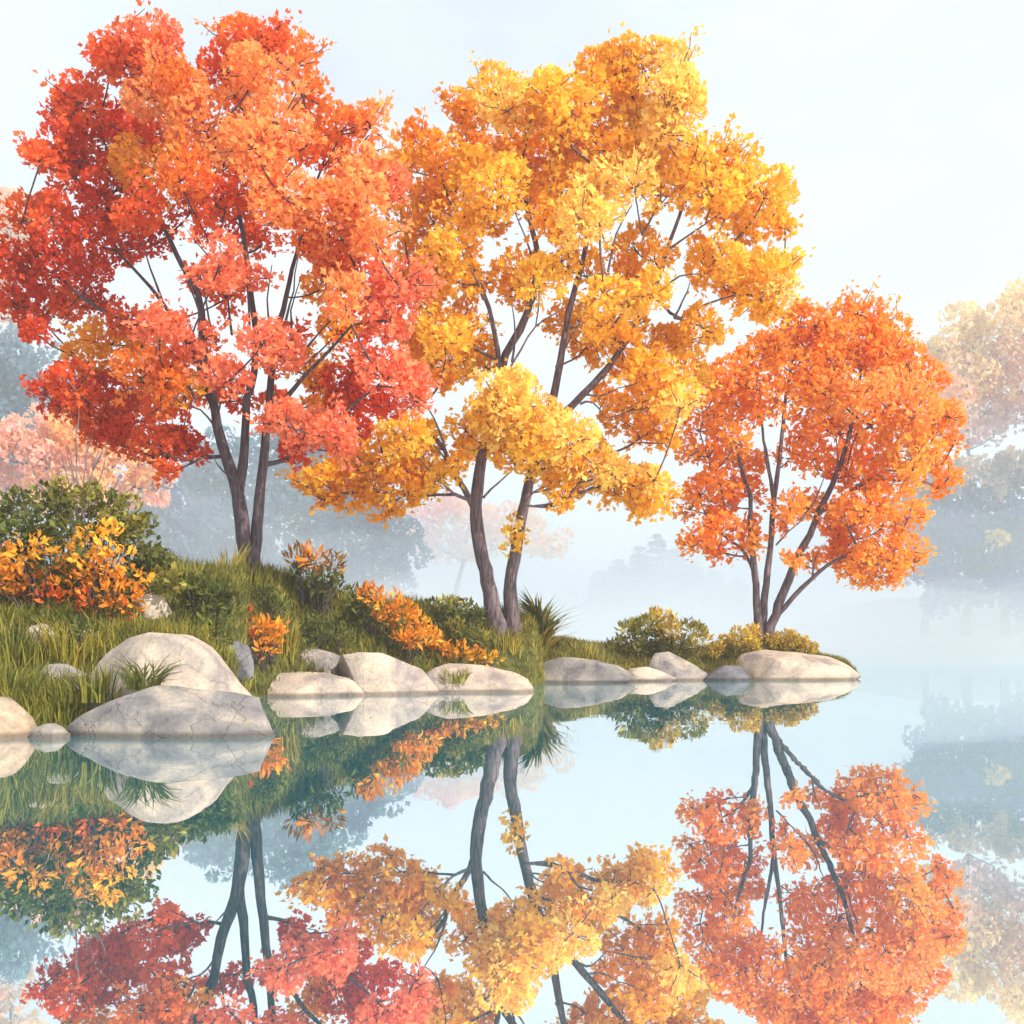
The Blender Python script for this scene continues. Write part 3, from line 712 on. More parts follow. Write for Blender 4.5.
S3 = [([(759, 634, 0), (757, 605, 0), (755, 575, 0), (752, 548, 0), (750, 520, 0), (750, 497, .1), (742, 470, .2), (735, 440, .2)], 4.6, 1.3),
      ([(762, 634, .1), (765, 595, .1), (769, 560, .1), (772, 525, .1), (774, 497, .1), (778, 470, .1), (782, 435, .1), (786, 395, .1), (795, 350, .1)], 4.2, 1.2),
      ([(768, 635, -.1), (779, 605, -.1), (789, 580, -.1), (800, 552, -.1), (810, 535, -.1), (820, 510, 0), (832, 485, 0), (845, 450, .1), (855, 410, .2), (862, 365, .2)], 5.2, 1.3),
      ([(775, 617, -.1), (793, 597, -.3), (810, 580, -.4), (826, 566, -.5), (845, 556, -.5), (858, 549, -.5)], 3.0, 1.1),
      ([(774, 500, .1), (769, 470, .2), (764, 440, .2), (760, 405, .2)], 2.3, 1.0),
      ([(818, 514, 0), (838, 500, -.2), (862, 485, -.3), (890, 470, -.3), (925, 482, -.4)], 2.2, .9),
      ([(754, 572, 0), (747, 556, .1), (737, 545, .1), (722, 535, .1)], 2.0, .9)]
TWIG3 = [[(769, 475), (763, 440), (760, 410)], [(800, 520), (815, 500), (824, 478)], [(836, 476), (838, 458), (836, 436)], [(846, 470), (852, 446), (860, 425)], [(842, 502), (856, 486), (878, 474)], [(776, 545), (788, 532), (800, 522)], [(812, 578), (815, 560), (822, 545)], [(750, 510), (742, 508), (724, 505)]]
S3 += [([(a, b, -.5) for a, b in t], 1.1, .45) for t in TWIG3]
make_tree('maple_tree', 'smallest orange tree with fan of thin stems on the point', 'tree', 'autumn trees on the near bank',
          41.3, S3, T3, PAL3, 33, M['bark_warm'], M['leaf'], leaf=0.244, depth=2.8, dens=.72, sprays=4, jit=.09, twigs=5)

# ---- shrubs and plants on the bank -------------------------------
PB = {'g': (.14, .145, .025), 'G': (.115, .135, .026), 'y': (.30, .26, .04), 'o': (.85, .30, .02), 'O': (.88, .40, .03), 'r': (.72, .14, .02),
      'b': (.30, .15, .03), 'w': (.62, .42, .05)}
bush('bush', 'large rounded olive green bush behind the orange shrub', 'bush', None, 0, (70, 604),
     [(22, 512, 22, 'g'), (48, 505, 22, 'g'), (75, 505, 24, 'y'), (100, 508, 24, 'g'), (125, 520, 24, 'y'), (145, 535, 22, 'g'), (158, 560, 22, 'g'), (168, 580, 16, 'y'),
      (5, 535, 24, 'G'), (35, 535, 24, 'G'), (70, 535, 26, 'g'), (105, 545, 26, 'G'), (135, 565, 24, 'G'), (20, 565, 24, 'G'), (60, 570, 28, 'G'), (100, 580, 26, 'G'), (-15, 520, 26, 'g'), (-20, 560, 26, 'G'),
      (10, 595, 24, 'G'), (50, 600, 24, 'G'), (140, 590, 20, 'G'), (62, 492, 12, 'y'), (88, 490, 11, 'y')],
     PB, 41, .17, dens=1.1, depth=1.1, jit=.22)
bush('shrub', 'big bright orange leafed shrub in front of the olive bush', 'shrub', None, 0, (70, 622),
     [(12, 560, 20, 'o'), (32, 550, 20, 'O'), (55, 565, 22, 'o'), (85, 545, 20, 'O'), (105, 540, 18, 'O'), (118, 560, 18, 'O'), (95, 572, 22, 'o'), (132, 578, 16, 'o'),
      (30, 580, 22, 'o'), (70, 588, 20, 'o'), (112, 590, 20, 'o'), (130, 600, 15, 'o'), (50, 602, 16, 'r'), (90, 606, 16, 'r'), (5, 582, 16, 'o'), (-14, 570, 20, 'o'), (20, 602, 13, 'r'), (120, 612, 12, 'r')],
     PB, 42, .19, dens=.62, depth=.5, width=.8, jit=.2)
bush('shrub', 'small red orange shrub between the pale dome boulder and flat grey stones', 'shrub', None, 0, (260, 660),
     [(242, 612, 11, 'r'), (256, 622, 12, 'o'), (268, 630, 12, 'o'), (275, 642, 10, 'o'), (252, 640, 10, 'r'), (265, 648, 9, 'o'), (238, 622, 8, 'r'), (280, 628, 8, 'o')],
     PB, 43, .24, dens=1.0, depth=.25, width=.65, upb=1.1, spike=.9)
bush('shrub', 'rust tipped shrub standing tall on the ridge beside the red maple', 'shrub', None, 0, (312, 616),
     [(298, 560, 13, 'b'), (315, 556, 13, 'o'), (330, 566, 12, 'b'), (305, 575, 14, 'G'), (322, 580, 14, 'G'), (336, 585, 11, 'g'), (292, 582, 10, 'G'), (310, 594, 13, 'G'), (325, 598, 10, 'g')],
     PB, 44, .27, dens=1.5, depth=.3, width=.55, upb=1.2, spike=1.0)
bush('shrub', 'low dark shrub with orange leaves right of the rust tipped shrub', 'shrub', None, 0, (385, 650),
     [(358, 600, 14, 'G'), (375, 596, 14, 'o'), (388, 604, 15, 'O'), (365, 615, 15, 'G'), (382, 622, 15, 'o'), (400, 612, 14, 'o'), (412, 622, 13, 'O'), (395, 632, 14, 'G'), (420, 635, 13, 'o'), (430, 640, 10, 'O'), (362, 632, 12, 'G'), (350, 615, 10, 'g'), (408, 642, 12, 'o')],
     PB, 45, .26, dens=1.5, depth=.35, width=.6, upb=.8, spike=.9)
bush('ground_cover_plant', 'bright orange ground cover spilling over the stones below the yellow tree', 'plant', None, 0, (462, 664),
     [(435, 650, 9, 'o'), (448, 652, 10, 'o'), (462, 654, 10, 'O'), (476, 656, 9, 'o'), (488, 658, 7, 'O'), (455, 659, 8, 'o'), (442, 642, 8, 'o'), (497, 659, 5, 'O')],
     PB, 46, .2, dens=1.0, depth=.3, width=.8)
bush('bush', 'olive mound of bush on the low neck before the point', 'bush', None, 0, (655, 654),
     [(628, 634, 13, 'y'), (645, 626, 14, 'y'), (660, 622, 13, 'w'), (672, 630, 13, 'w'), (690, 634, 12, 'y'), (655, 640, 13, 'g'), (635, 646, 12, 'y'), (675, 645, 13, 'y'), (700, 642, 10, 'w'), (615, 644, 9, 'y')],
     PB, 48, .26, dens=2.2, depth=.5, width=.6, upb=1.1, spike=.9)
bush('bush', 'low green bush on the ridge left of the yellow tree', 'bush', None, 0, (450, 630),
     [(432, 612, 12, 'g'), (447, 606, 12, 'y'), (462, 610, 12, 'g'), (475, 618, 11, 'G'), (440, 622, 12, 'G'), (458, 624, 12, 'G')],
     PB, 49, .24, dens=2.0, depth=.5, width=.7)
bush('bush', 'golden yellow leafy mound right of the stems on the point', 'bush', None, 0, (793, 653),
     [(784, 636, 9, 'w'), (793, 639, 9, 'w'), (802, 643, 8, 'w'), (810, 648, 7, 'w'), (780, 645, 9, 'w'), (794, 648, 9, 'w'), (772, 640, 8, 'w')],
     PB, 50, .15, dens=2.2, depth=.35, width=.7)
bush('bush', 'olive gold leafy mound left of the stems on the point', 'bush', None, 0, (738, 655),
     [(726, 643, 9, 'w'), (740, 637, 10, 'w'), (752, 633, 9, 'w'), (736, 648, 9, 'y'), (716, 650, 8, 'w'), (755, 645, 9, 'w'), (745, 650, 8, 'w')],
     PB, 51, .15, dens=2.2, depth=.4, width=.7)
bush('bush', 'dark green bush on the ridge left of the three slim stems', 'bush', None, 0, (205, 622),
     [(188, 585, 14, 'g'), (205, 590, 15, 'G'), (222, 596, 15, 'G'), (195, 605, 15, 'G'), (215, 612, 14, 'G'), (232, 605, 12, 'g')],
     PB, 52, .2, dens=1.8, depth=.5, width=.7)

tuft('fern', 'spiky dark green fern right of the yellow tree trunks', 'fern', None, 541, hit(541, 636), 120, 1.75, .13, (.25, .95), [(.10, .12, .02), (.16, .16, .025), (.30, .25, .04), (.42, .28, .04)], .28, 47)
for k_, (lb_, x_, y_, cl_) in enumerate([
    ('low dark green shrub on the slope under the three slim dark stems', 262, 612, [(250, 600, 11, 'G'), (264, 594, 12, 'g'), (278, 602, 11, 'G'), (268, 608, 10, 'g')]),
    ('low dark green shrub between rust tipped shrub and flat grey block', 318, 640, [(302, 630, 11, 'G'), (316, 624, 12, 'g'), (332, 630, 12, 'G'), (345, 636, 10, 'g'), (322, 637, 10, 'G')]),
    ('dark green shrub between the small white stone and red orange shrub', 208, 645, [(192, 632, 12, 'G'), (208, 626, 12, 'g'), (222, 634, 11, 'G'), (203, 640, 10, 'y')]),
    ('olive shrub on slope above the orange ground cover', 455, 646, [(440, 634, 11, 'g'), (456, 630, 12, 'y'), (472, 634, 12, 'g'), (486, 640, 10, 'y'), (462, 641, 10, 'G')]),
    ('dark green shrub low in the grass under the orange shrub', 60, 640, [(35, 628, 11, 'G'), (52, 624, 12, 'g'), (70, 627, 12, 'G'), (60, 634, 10, 'y'), (86, 632, 9, 'G')])]):
    bush('shrub', lb_, 'shrub', None, 0, (x_, y_), cl_, PB, 80 + k_, .17, dens=1.5, depth=.35, width=.55, upb=1.1, spike=.9)
GT = [GREENS[0], GREENS[1], GREENS[2], GREENS[3]]
GY = [GREENS[1], GREENS[3], GREENS[4], (.42, .30, .04)]
def t_(label, px, d, n, h, w, lean, cols, sp, seed, z=None): tuft('grass_tuft', label, 'grass', 'tall grass tufts', px, d, n, h, w, lean, cols, sp, seed, z)
t_('tall green grass tuft behind the brown boulder at the left edge', 8, 19.2, 190, 1.0, .035, (.1, .6), GT, .75, 61)
t_('wide green grass tuft between brown boulder and grey boulder', 55, 19.0, 220, .85, .032, (.1, .6), GT, .9, 62)
t_('spiky dark green tuft between the pale dome and grey boulder', 143, 18.55, 80, .75, .035, (.3, 1.1), [GREENS[2], GREENS[0]], .35, 63, z=.78)
t_('green grass tuft leaning on left side of pale dome boulder', 98, 19.0, 200, .8, .03, (.1, .7), GT, .7, 64, z=.55)
t_('yellow green grass tuft below the big orange shrub', 72, 21.5, 200, .95, .03, (.1, .5), GY, .8, 65)
t_('green grass tuft beneath the orange shrub near left edge', 15, 21.0, 180, .9, .032, (.1, .6), GT, .8, 66)
t_('golden grass tuft beside the small white stone', 172, 22.6, 110, .9, .03, (.1, .5), GY, .45, 67)
t_('golden grass tuft at right foot of small red orange shrub', 285, 30.3, 100, 1.0, .035, (.1, .5), GY, .5, 68)
t_('olive grass tuft round the foot of the three slim dark stems', 248, 31.6, 170, .75, .035, (.1, .6), GT, .8, 72)
t_('yellow green grass tuft on the ridge left of the slim dark stems', 222, 31.0, 170, .95, .035, (.1, .5), GY, .8, 73)
t_('tall olive grass tuft below the dark ridge bush', 190, 26.8, 170, 1.0, .035, (.1, .5), GT, .8, 74)
t_('golden grass tuft at foot of the yellow tree', 508, 34.9, 110, .7, .035, (.1, .6), GY, .6, 69)
t_('low green tuft between the two pale stones by the water', 455, 31.0, 110, .55, .035, (.2, .8), GT, .45, 70, z=.3)
t_('yellow grass tuft on the neck between fern and olive mound', 590, 38.6, 200, .65, .04, (.1, .6), GY, 1.2, 71)

# ---- rocks -------------------------------------------------------
rock('large grey faceted boulder standing in the water', [(64, 728), (70, 712), (85, 700), (110, 692), (140, 686), (170, 685), (205, 687), (235, 688), (262, 693), (280, 704), (290, 733)], 738, 18.3, 1.0, 'rock_grey', 101, amp=.06, planes=26, ext=1.07)
rock('pale domed boulder rising behind the grey faceted boulder', [(78, 690), (84, 664), (98, 650), (120, 638), (150, 632), (185, 634), (208, 648), (224, 668), (238, 686), (250, 698), (258, 712)], 715, 19.7, 1.25, 'rock_cream', 102, amp=.03, planes=8)
rock('rounded brown boulder cut by the left edge', [(-45, 715), (-30, 698), (-5, 692), (14, 698), (28, 712), (35, 732)], 739, 17.9, .6, 'rock_brown', 103)
rock('small pale stone at waterline beside the brown boulder', [(31, 733), (38, 725), (48, 722), (60, 725), (68, 734)], 740, 17.75, .28, 'rock_grey', 104, sink=.2)
rock('small white stone under the big orange shrub', [(134, 608), (140, 596), (152, 592), (164, 598), (170, 612)], 618, None, .35, 'rock_cream', 105)
rock('flat pale stone in grass near left edge', [(18, 636), (28, 624), (42, 622), (58, 632), (66, 640)], 645, None, .4, 'rock_cream', 106)
rock('flat pale stone among grass beside the dome boulder', [(68, 640), (78, 630), (95, 629), (112, 634), (118, 642)], 648, None, .4, 'rock_cream', 107)
rock('low pale slab in tall grass left of dome boulder', [(36, 674), (48, 665), (70, 662), (88, 668), (96, 678)], 684, None, .4, 'rock_grey', 108)
rock('long low slab in the water right of the grey boulder', [(236, 686), (258, 675), (290, 671), (325, 672), (350, 679), (369, 692)], 697, 29.6, .8, 'rock_cream', 109)
rock('flat grey block behind the long low slab', [(268, 662), (274, 652), (300, 648), (335, 650), (352, 660)], 676, 30.6, .7, 'rock_grey', 110)
rock('pale wedge boulder sloping down to the water on its right', [(338, 668), (346, 648), (362, 643), (382, 647), (400, 658), (420, 670), (438, 690)], 694, 30.4, 1.0, 'rock_cream', 111, planes=10)
rock('pale oval boulder below the orange ground cover', [(410, 672), (425, 664), (455, 664), (490, 665), (515, 669), (528, 678), (533, 690)], 693, 31.4, .9, 'rock_cream', 112, planes=9)
rock('long grey slab at waterline under the yellow tree', [(508, 668), (530, 658), (565, 656), (595, 660), (618, 666), (636, 677)], 681, 37.2, 1.0, 'rock_grey', 113, planes=12)
rock('smallest grey stone in the row along the neck', [(620, 677), (630, 669), (646, 665), (662, 669), (676, 678)], 679.5, 38.2, .5, 'rock_cream', 114)
rock('leaning violet grey stone in the middle of the neck', [(645, 672), (654, 654), (670, 651), (690, 662), (712, 677)], 680, 38.9, .6, 'rock_grey', 115)
rock('round dark stone beside the long pale slab', [(698, 678), (708, 667), (724, 662), (742, 667), (752, 679)], 680.5, 38.7, .6, 'rock_dark', 116)
rock('long pale slab at the tip of the point', [(730, 668), (742, 655), (770, 650), (808, 650), (836, 653), (852, 663), (861, 678)], 681, 39.6, 1.2, 'rock_cream', 117, planes=12, amp=.03)
rock('small dark grey stone in grass above the long low slab', [(218, 660), (225, 644), (238, 640), (250, 648), (254, 662)], 668, None, .4, 'rock_dark', 118)

# ---- leafless shrub behind the olive bush ------------------------
def bare_shrub():
    rng = np.random.default_rng(77); d0 = 29
    b = plant_base(78, d0)
    root = empty('bare_shrub', b)
    tag(root, 'leafless grey branching shrub poking above the olive bush', 'shrub')
    for tip in [(32, 470), (45, 455), (60, 450), (76, 425), (88, 435), (98, 452), (105, 462), (120, 478), (52, 488), (70, 462), (128, 490)]:
        e = P(tip[0], tip[1], d0 + rng.uniform(-.7, .7))
        m = b + (e - b) * np.array([.3, .5, .58]) + rng.normal(size=3) * .08
        pts = resample([b, m, e], .25); tb = Tubes()
        tb.add(pts, np.linspace(.045, .010, len(pts)), 6)
        for _ in range(4):
            k = rng.integers(len(pts) // 2, len(pts) - 1)
            q = pts[k] + norm(pts[k + 1] - pts[k]) * .6 + rng.normal(size=3) * .22
            tb.add(np.array([pts[k], (pts[k] + q) / 2 + .02, q]), np.array([.014, .011, .006]), 5)
        link('branch', tb.mesh('branch'), M['far_bark'], root)
bare_shrub()

# ---- far shore ---------------------------------------------------
def far_bank(name, x0, x1, d0, d1, h, label):
    xs = np.linspace(x0, x1, 90); ts = np.linspace(0, 1, 24)
    V = []
    for x in xs:
        e = min(1, (x - x0) / 18, (x1 - x) / 18); e = max(0, e); e = e * e * (3 - 2 * e)
        for t in ts:
            y = d0 + (d1 - d0) * t + 3 * math.sin(x * .11)
            z = -.6 + h * e * (1 - (1 - t) ** 2) * (1 + .25 * noise.noise(Vector((x * .05, y * .05, 0))))
            V.append((x, y, z))
    m = len(ts); n = len(xs)
    i = np.arange(n - 1)[:, None] * m; j = np.arange(m - 1)[None, :]
    q = np.stack([i + j, i + m + j, i + m + j + 1, i + j + 1], -1).reshape(-1, 4)
    tag(link(name, mesh_np(name, np.array(V), q, smooth=True), M['far_bank']), label, kind='structure')
far_bank('terrain', 24, 130, 76, 130, 6, 'misty rising far bank at right')
far_bank('terrain', -130, 2, 80, 130, 5, 'misty far bank behind the red maple')

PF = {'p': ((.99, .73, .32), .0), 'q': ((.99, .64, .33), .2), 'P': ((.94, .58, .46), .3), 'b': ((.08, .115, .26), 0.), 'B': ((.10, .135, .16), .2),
      'v': ((.17, .14, .35), -.3), 'g': ((.10, .13, .10), .3), 'c': ((.48, .36, .24), .8), 'y': ((.55, .42, .10), 1.), 't': ((.17, .25, .32), 0.), 'T': ((.22, .32, .37), 0.)}  # blue leaf tints carry some of the mist's bluish fade in their colour
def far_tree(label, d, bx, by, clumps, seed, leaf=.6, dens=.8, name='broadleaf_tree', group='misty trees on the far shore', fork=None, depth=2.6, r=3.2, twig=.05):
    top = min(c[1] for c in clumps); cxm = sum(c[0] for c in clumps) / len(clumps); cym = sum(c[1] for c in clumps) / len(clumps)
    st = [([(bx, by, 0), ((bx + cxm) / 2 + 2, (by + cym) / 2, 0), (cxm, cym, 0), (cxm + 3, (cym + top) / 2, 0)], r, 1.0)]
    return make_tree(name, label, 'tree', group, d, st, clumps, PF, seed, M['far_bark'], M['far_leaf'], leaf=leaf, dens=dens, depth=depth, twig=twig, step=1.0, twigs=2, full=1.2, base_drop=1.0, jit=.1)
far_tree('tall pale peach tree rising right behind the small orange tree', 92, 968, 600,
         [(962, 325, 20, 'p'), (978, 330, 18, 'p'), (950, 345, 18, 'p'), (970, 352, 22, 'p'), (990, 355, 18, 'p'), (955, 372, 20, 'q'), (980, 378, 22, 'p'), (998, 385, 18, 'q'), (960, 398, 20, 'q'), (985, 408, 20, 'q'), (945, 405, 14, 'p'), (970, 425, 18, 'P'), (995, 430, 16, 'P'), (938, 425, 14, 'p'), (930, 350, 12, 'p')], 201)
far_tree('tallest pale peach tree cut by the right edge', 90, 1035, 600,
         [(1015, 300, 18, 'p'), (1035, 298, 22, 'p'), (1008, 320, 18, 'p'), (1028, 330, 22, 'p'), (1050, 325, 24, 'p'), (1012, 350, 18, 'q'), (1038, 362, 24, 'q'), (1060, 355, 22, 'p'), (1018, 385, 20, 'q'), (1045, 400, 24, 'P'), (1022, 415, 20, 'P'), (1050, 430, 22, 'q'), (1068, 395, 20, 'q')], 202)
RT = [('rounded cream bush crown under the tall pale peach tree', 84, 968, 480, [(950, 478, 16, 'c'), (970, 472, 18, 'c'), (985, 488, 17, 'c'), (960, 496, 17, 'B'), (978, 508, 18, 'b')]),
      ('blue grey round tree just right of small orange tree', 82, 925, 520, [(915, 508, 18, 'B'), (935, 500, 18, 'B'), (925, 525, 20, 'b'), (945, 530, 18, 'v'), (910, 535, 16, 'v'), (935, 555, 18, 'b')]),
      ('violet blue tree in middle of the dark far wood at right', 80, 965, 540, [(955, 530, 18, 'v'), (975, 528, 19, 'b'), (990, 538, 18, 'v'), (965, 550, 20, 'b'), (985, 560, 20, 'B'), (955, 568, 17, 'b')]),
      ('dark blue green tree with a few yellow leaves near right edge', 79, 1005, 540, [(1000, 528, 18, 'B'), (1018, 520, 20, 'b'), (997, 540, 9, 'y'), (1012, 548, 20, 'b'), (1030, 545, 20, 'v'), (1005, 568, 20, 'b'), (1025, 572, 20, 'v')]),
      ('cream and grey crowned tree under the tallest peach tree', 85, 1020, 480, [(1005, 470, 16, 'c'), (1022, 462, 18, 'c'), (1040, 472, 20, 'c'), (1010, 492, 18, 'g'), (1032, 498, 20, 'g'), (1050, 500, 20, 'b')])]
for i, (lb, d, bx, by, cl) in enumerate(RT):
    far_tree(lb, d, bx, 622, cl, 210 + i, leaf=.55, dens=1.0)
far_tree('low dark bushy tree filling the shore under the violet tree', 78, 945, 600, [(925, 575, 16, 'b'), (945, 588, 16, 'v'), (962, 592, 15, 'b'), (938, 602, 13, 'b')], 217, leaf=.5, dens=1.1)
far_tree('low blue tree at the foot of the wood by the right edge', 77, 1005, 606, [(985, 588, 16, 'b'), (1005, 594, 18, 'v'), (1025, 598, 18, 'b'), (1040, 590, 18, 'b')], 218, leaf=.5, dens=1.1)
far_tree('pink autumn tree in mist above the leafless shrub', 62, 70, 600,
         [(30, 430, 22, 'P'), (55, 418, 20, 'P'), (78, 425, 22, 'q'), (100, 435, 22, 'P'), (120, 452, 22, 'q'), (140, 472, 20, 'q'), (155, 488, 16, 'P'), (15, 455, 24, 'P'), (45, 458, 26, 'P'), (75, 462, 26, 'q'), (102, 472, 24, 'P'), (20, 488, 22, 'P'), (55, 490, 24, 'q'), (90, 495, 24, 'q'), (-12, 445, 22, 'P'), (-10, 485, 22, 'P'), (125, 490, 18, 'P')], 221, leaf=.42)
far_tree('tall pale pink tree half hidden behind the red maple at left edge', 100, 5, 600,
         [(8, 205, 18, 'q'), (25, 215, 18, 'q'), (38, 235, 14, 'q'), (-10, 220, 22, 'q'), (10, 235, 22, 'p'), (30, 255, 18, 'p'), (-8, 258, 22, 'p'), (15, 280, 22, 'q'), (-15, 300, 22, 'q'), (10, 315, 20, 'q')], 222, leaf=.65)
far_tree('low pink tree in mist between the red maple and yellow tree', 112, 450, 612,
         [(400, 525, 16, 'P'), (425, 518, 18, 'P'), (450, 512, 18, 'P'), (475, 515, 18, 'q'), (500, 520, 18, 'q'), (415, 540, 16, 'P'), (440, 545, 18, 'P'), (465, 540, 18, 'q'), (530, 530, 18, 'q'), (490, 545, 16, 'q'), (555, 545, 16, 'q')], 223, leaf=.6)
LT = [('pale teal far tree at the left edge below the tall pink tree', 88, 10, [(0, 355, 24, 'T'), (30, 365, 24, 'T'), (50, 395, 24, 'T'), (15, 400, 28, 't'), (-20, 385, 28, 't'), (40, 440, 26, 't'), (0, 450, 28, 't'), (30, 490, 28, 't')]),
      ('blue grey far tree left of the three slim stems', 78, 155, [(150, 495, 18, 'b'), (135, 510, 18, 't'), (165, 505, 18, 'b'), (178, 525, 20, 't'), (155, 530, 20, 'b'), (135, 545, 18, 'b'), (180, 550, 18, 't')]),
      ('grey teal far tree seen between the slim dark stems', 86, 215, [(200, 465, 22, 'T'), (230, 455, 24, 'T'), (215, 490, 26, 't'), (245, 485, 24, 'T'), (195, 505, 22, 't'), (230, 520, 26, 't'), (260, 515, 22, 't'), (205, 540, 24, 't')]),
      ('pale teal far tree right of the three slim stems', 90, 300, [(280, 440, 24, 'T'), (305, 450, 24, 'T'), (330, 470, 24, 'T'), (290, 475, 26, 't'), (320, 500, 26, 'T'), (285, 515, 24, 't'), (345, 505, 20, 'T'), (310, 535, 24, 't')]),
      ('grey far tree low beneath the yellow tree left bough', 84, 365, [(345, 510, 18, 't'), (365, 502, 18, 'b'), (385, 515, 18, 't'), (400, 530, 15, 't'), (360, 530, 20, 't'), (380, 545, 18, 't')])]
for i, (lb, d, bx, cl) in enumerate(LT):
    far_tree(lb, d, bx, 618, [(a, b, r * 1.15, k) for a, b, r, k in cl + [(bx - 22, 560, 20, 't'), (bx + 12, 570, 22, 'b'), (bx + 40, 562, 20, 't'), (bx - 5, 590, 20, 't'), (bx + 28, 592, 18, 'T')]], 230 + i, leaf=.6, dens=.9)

# faint conifers far across the lake
def conifer(label, px, ytop, ybase, d, seed):
    rng = np.random.default_rng(seed)
    b, t = P(px, ybase, d), P(px, ytop, d)
    root = empty('conifer_tree', b); tag(root, label, 'tree', 'faint conifers across the lake')
    H = t[2] - b[2]
    tb = Tubes(); tb.add(np.array([b + [0, 0, -1], (b + t) / 2, t]), np.array([.3, .2, .05]), 7)
    link('trunk', tb.mesh('trunk'), M['far_bark'], root)
    n = 1500
    u = rng.random(n) ** .7; az = rng.uniform(0, 6.283, n)
    tier = np.round(u * 12) / 12 + rng.normal(size=n) * .012
    rad = H * .24 * (1 - (1 - tier)) * rng.uniform(.3, 1, n) ** .6
    dr = np.stack([np.cos(az), np.sin(az), np.zeros(n)], -1)
    pos = t - np.array([0, 0, 1]) * (tier * H * .9)[:, None] + dr * rad[:, None]
    ax = dr + np.array([0, 0, -.35]); nr = np.array([0, 0, 1]) + .4 * dr + rng.normal(size=(n, 3)) * .2
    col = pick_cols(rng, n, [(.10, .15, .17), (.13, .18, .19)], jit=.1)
    link('crown', leaf_mesh('crown', pos, ax, nr, rng.uniform(1.0, 1.8, n), col, KITE, 1.2), M['far_leaf'], root)
far_bank('terrain', -10, 70, 150, 200, 4, 'faint far bank across the middle of the lake')
for i, (px, yt, dd) in enumerate([(600, 572, 160), (618, 560, 165), (640, 548, 158), (657, 535, 162), (676, 550, 166), (694, 562, 160), (715, 572, 168), (738, 580, 163)]):
    conifer(['lowest faint conifer at left end of the row', 'second faint conifer from the left end of the row', 'third faint conifer left of the tallest', 'tallest faint conifer in the row', 'faint conifer right of the tallest',
             'sixth faint conifer left of the orange tree', 'seventh faint conifer behind orange tree leaves', 'faint conifer at the right end of the row by the orange tree stems'][i], px, yt, 634, dd, 300 + i)

# ---- water -------------------------------------------------------
w = link('water', mesh_np('water', np.array([[-650, -60, 0], [650, -60, 0], [650, 650, 0], [-650, 650, 0]], float), np.array([[0, 1, 2, 3]])), water_material())
tag(w, 'still teal lake mirroring the trees and sky', kind='structure')

# ---- air ---------------------------------------------------------
def box(name, x0, x1, y0, y1, z0, z1, mat, label):
    V = np.array([[x, y, z] for z in (z0, z1) for y in (y0, y1) for x in (x0, x1)], float)
    Fc = np.array([[0, 2, 3, 1], [4, 5, 7, 6], [0, 1, 5, 4], [2, 6, 7, 3], [0, 4, 6, 2], [1, 3, 7, 5]])
    return tag(link(name, mesh_np(name, V, Fc), mat), label, kind='stuff')
box('haze', -700, 700, -80, 700, -3, 48, volume_material('haze_air', (.93, .97, 1.0), .0007), 'pale morning haze over the whole lake')
def mist_bank(x0, x1, y0, y1, z0, top, lump, size, mat, label, seed):
    """closed body of mist with a billowing upper side"""
    nx, ny = 150, 60
    xs = np.sinh(np.linspace(-3.2, 3.2, nx)); xs = (xs / xs.max() + 1) / 2 * (x1 - x0) + x0
    ys = y0 + (y1 - y0) * np.linspace(0, 1, ny) ** 2
    V = []
    for y in ys:
        for x in xs:
            e = min(1.0, (y - y0) / 12 + .25)
            z = top * e + lump * e * (noise.noise(Vector((x / size, y / size, seed))) + .5 * noise.noise(Vector((x / size * 2.3, y / size * 2.3, seed + 5))))
            V.append((x, y, max(z, .5)))
    n = nx * ny
    V += [(x, y, z0) for y in ys for x in xs]
    i = np.arange(ny - 1)[:, None] * nx; j = np.arange(nx - 1)[None, :]
    topq = np.stack([i + j, i + j + 1, i + nx + j + 1, i + nx + j], -1).reshape(-1, 4)
    botq = topq[:, ::-1] + n
    a = np.arange(nx - 1); b = np.arange(ny - 1) * nx
    s1 = np.stack([a, a + n, a + 1 + n, a + 1], -1); o = (ny - 1) * nx
    s2 = np.stack([a + o, a + 1 + o, a + 1 + o + n, a + o + n], -1)
    s3 = np.stack([b, b + nx, b + nx + n, b + n], -1); o = nx - 1
    s4 = np.stack([b + o, b + o + n, b + nx + o + n, b + nx + o], -1)
    tag(link('mist', mesh_np('mist', np.array(V), np.concatenate([topq, botq, s1, s2, s3, s4])), mat), label, kind='stuff')
mist_bank(-420, 420, 47, 420, -1.8, 4.2, 2.6, 11, volume_material('mist_low', (.78, .87, .93), .021), 'thick low mist lying on the far water', 1)
mist_bank(-430, 430, 51, 430, -2.2, 10.5, 6.5, 17, volume_material('mist_high', (.78, .88, .96), .016), 'thinner mist rising above the low mist', 8)
box('mist', -440, 440, 56, 440, -2.6, 46, volume_material('mist_faint', (.82, .91, 1.0), .0075), 'faintest veil of mist hanging before the far trees')

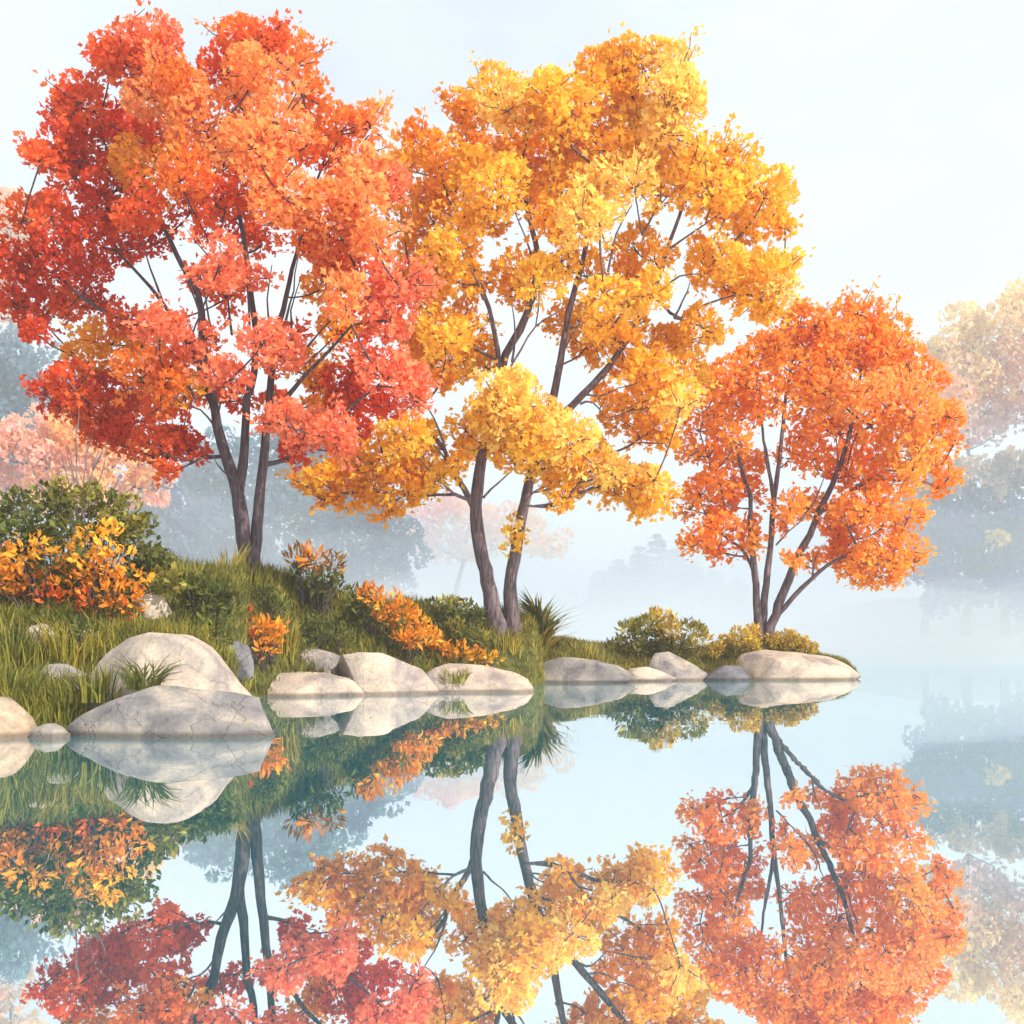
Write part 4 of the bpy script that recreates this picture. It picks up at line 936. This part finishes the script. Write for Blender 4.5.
# ---- sky & sun ---------------------------------------------------
SUN_EL, SUN_AZ = 45.0, 128.0          # azimuth measured from +Y towards +X
wd = bpy.data.worlds.new('World'); SC.world = wd; wd.use_nodes = True
nd, lk = wd.node_tree.nodes, wd.node_tree.links
nd.clear()
sky = nd.new('ShaderNodeTexSky'); sky.sky_type = 'NISHITA'; sky.sun_disc = False
sky.sun_elevation = R(SUN_EL); sky.sun_rotation = R(SUN_AZ)
sky.air_density = 1.0; sky.dust_density = 2.0; sky.ozone_density = 1.0
tc = nd.new('ShaderNodeTexCoord')
mp = nd.new('ShaderNodeMapping'); mp.inputs['Scale'].default_value = (1.2, 1.2, 3.0)
nz = nd.new('ShaderNodeTexNoise'); nz.inputs['Scale'].default_value = 1.6; nz.inputs['Detail'].default_value = 5
lk.new(tc.outputs['Generated'], mp.inputs[0]); lk.new(mp.outputs[0], nz.inputs['Vector'])
cl = ramp(nd, [(0.36, (.60, .60, .60)), (0.60, (.97, .97, .97))]); lk.new(nz.outputs['Fac'], cl.inputs[0])
mx = nd.new('ShaderNodeMix'); mx.data_type = 'RGBA'
lk.new(cl.outputs[0], mx.inputs[0]); lk.new(sky.outputs[0], mx.inputs[6]); mx.inputs[7].default_value = (6.25, 6.72, 7.05, 1)
bg = nd.new('ShaderNodeBackground'); bg.inputs['Strength'].default_value = 0.112
lk.new(mx.outputs[2], bg.inputs['Color'])
wo = nd.new('ShaderNodeOutputWorld'); lk.new(bg.outputs[0], wo.inputs[0])

sd = bpy.data.lights.new('sun', 'SUN'); sd.energy = 4.4; sd.angle = R(0.6); sd.color = (1.0, .93, .82)
so = bpy.data.objects.new('sun', sd); C.objects.link(so)
to_sun = Vector((math.sin(R(SUN_AZ)) * math.cos(R(SUN_EL)), math.cos(R(SUN_AZ)) * math.cos(R(SUN_EL)), math.sin(R(SUN_EL))))
so.rotation_euler = to_sun.to_track_quat('Z', 'Y').to_euler(); so.location = (60, -20, 60)

# ---- camera ------------------------------------------------------
cd = bpy.data.cameras.new('camera'); co = bpy.data.objects.new('camera', cd); C.objects.link(co)
co.location = (0, 0, CAMH); co.rotation_euler = (R(90), 0, 0)
cd.sensor_width = 36; cd.lens = 36 * F / 1024; cd.shift_y = (HOR - 512) / 1024
cd.clip_start = .1; cd.clip_end = 3000
SC.camera = co

# ---- render settings ---------------------------------------------
SC.render.engine = 'CYCLES'
SC.view_settings.view_transform = 'Standard'; SC.view_settings.look = 'None'
SC.view_settings.exposure = 0.52; SC.view_settings.gamma = 1
cy = SC.cycles
cy.use_denoising = True
cy.max_bounces = 10; cy.diffuse_bounces = 7; cy.glossy_bounces = 3; cy.transmission_bounces = 7; cy.volume_bounces = 1
cy.sample_clamp_indirect = 6
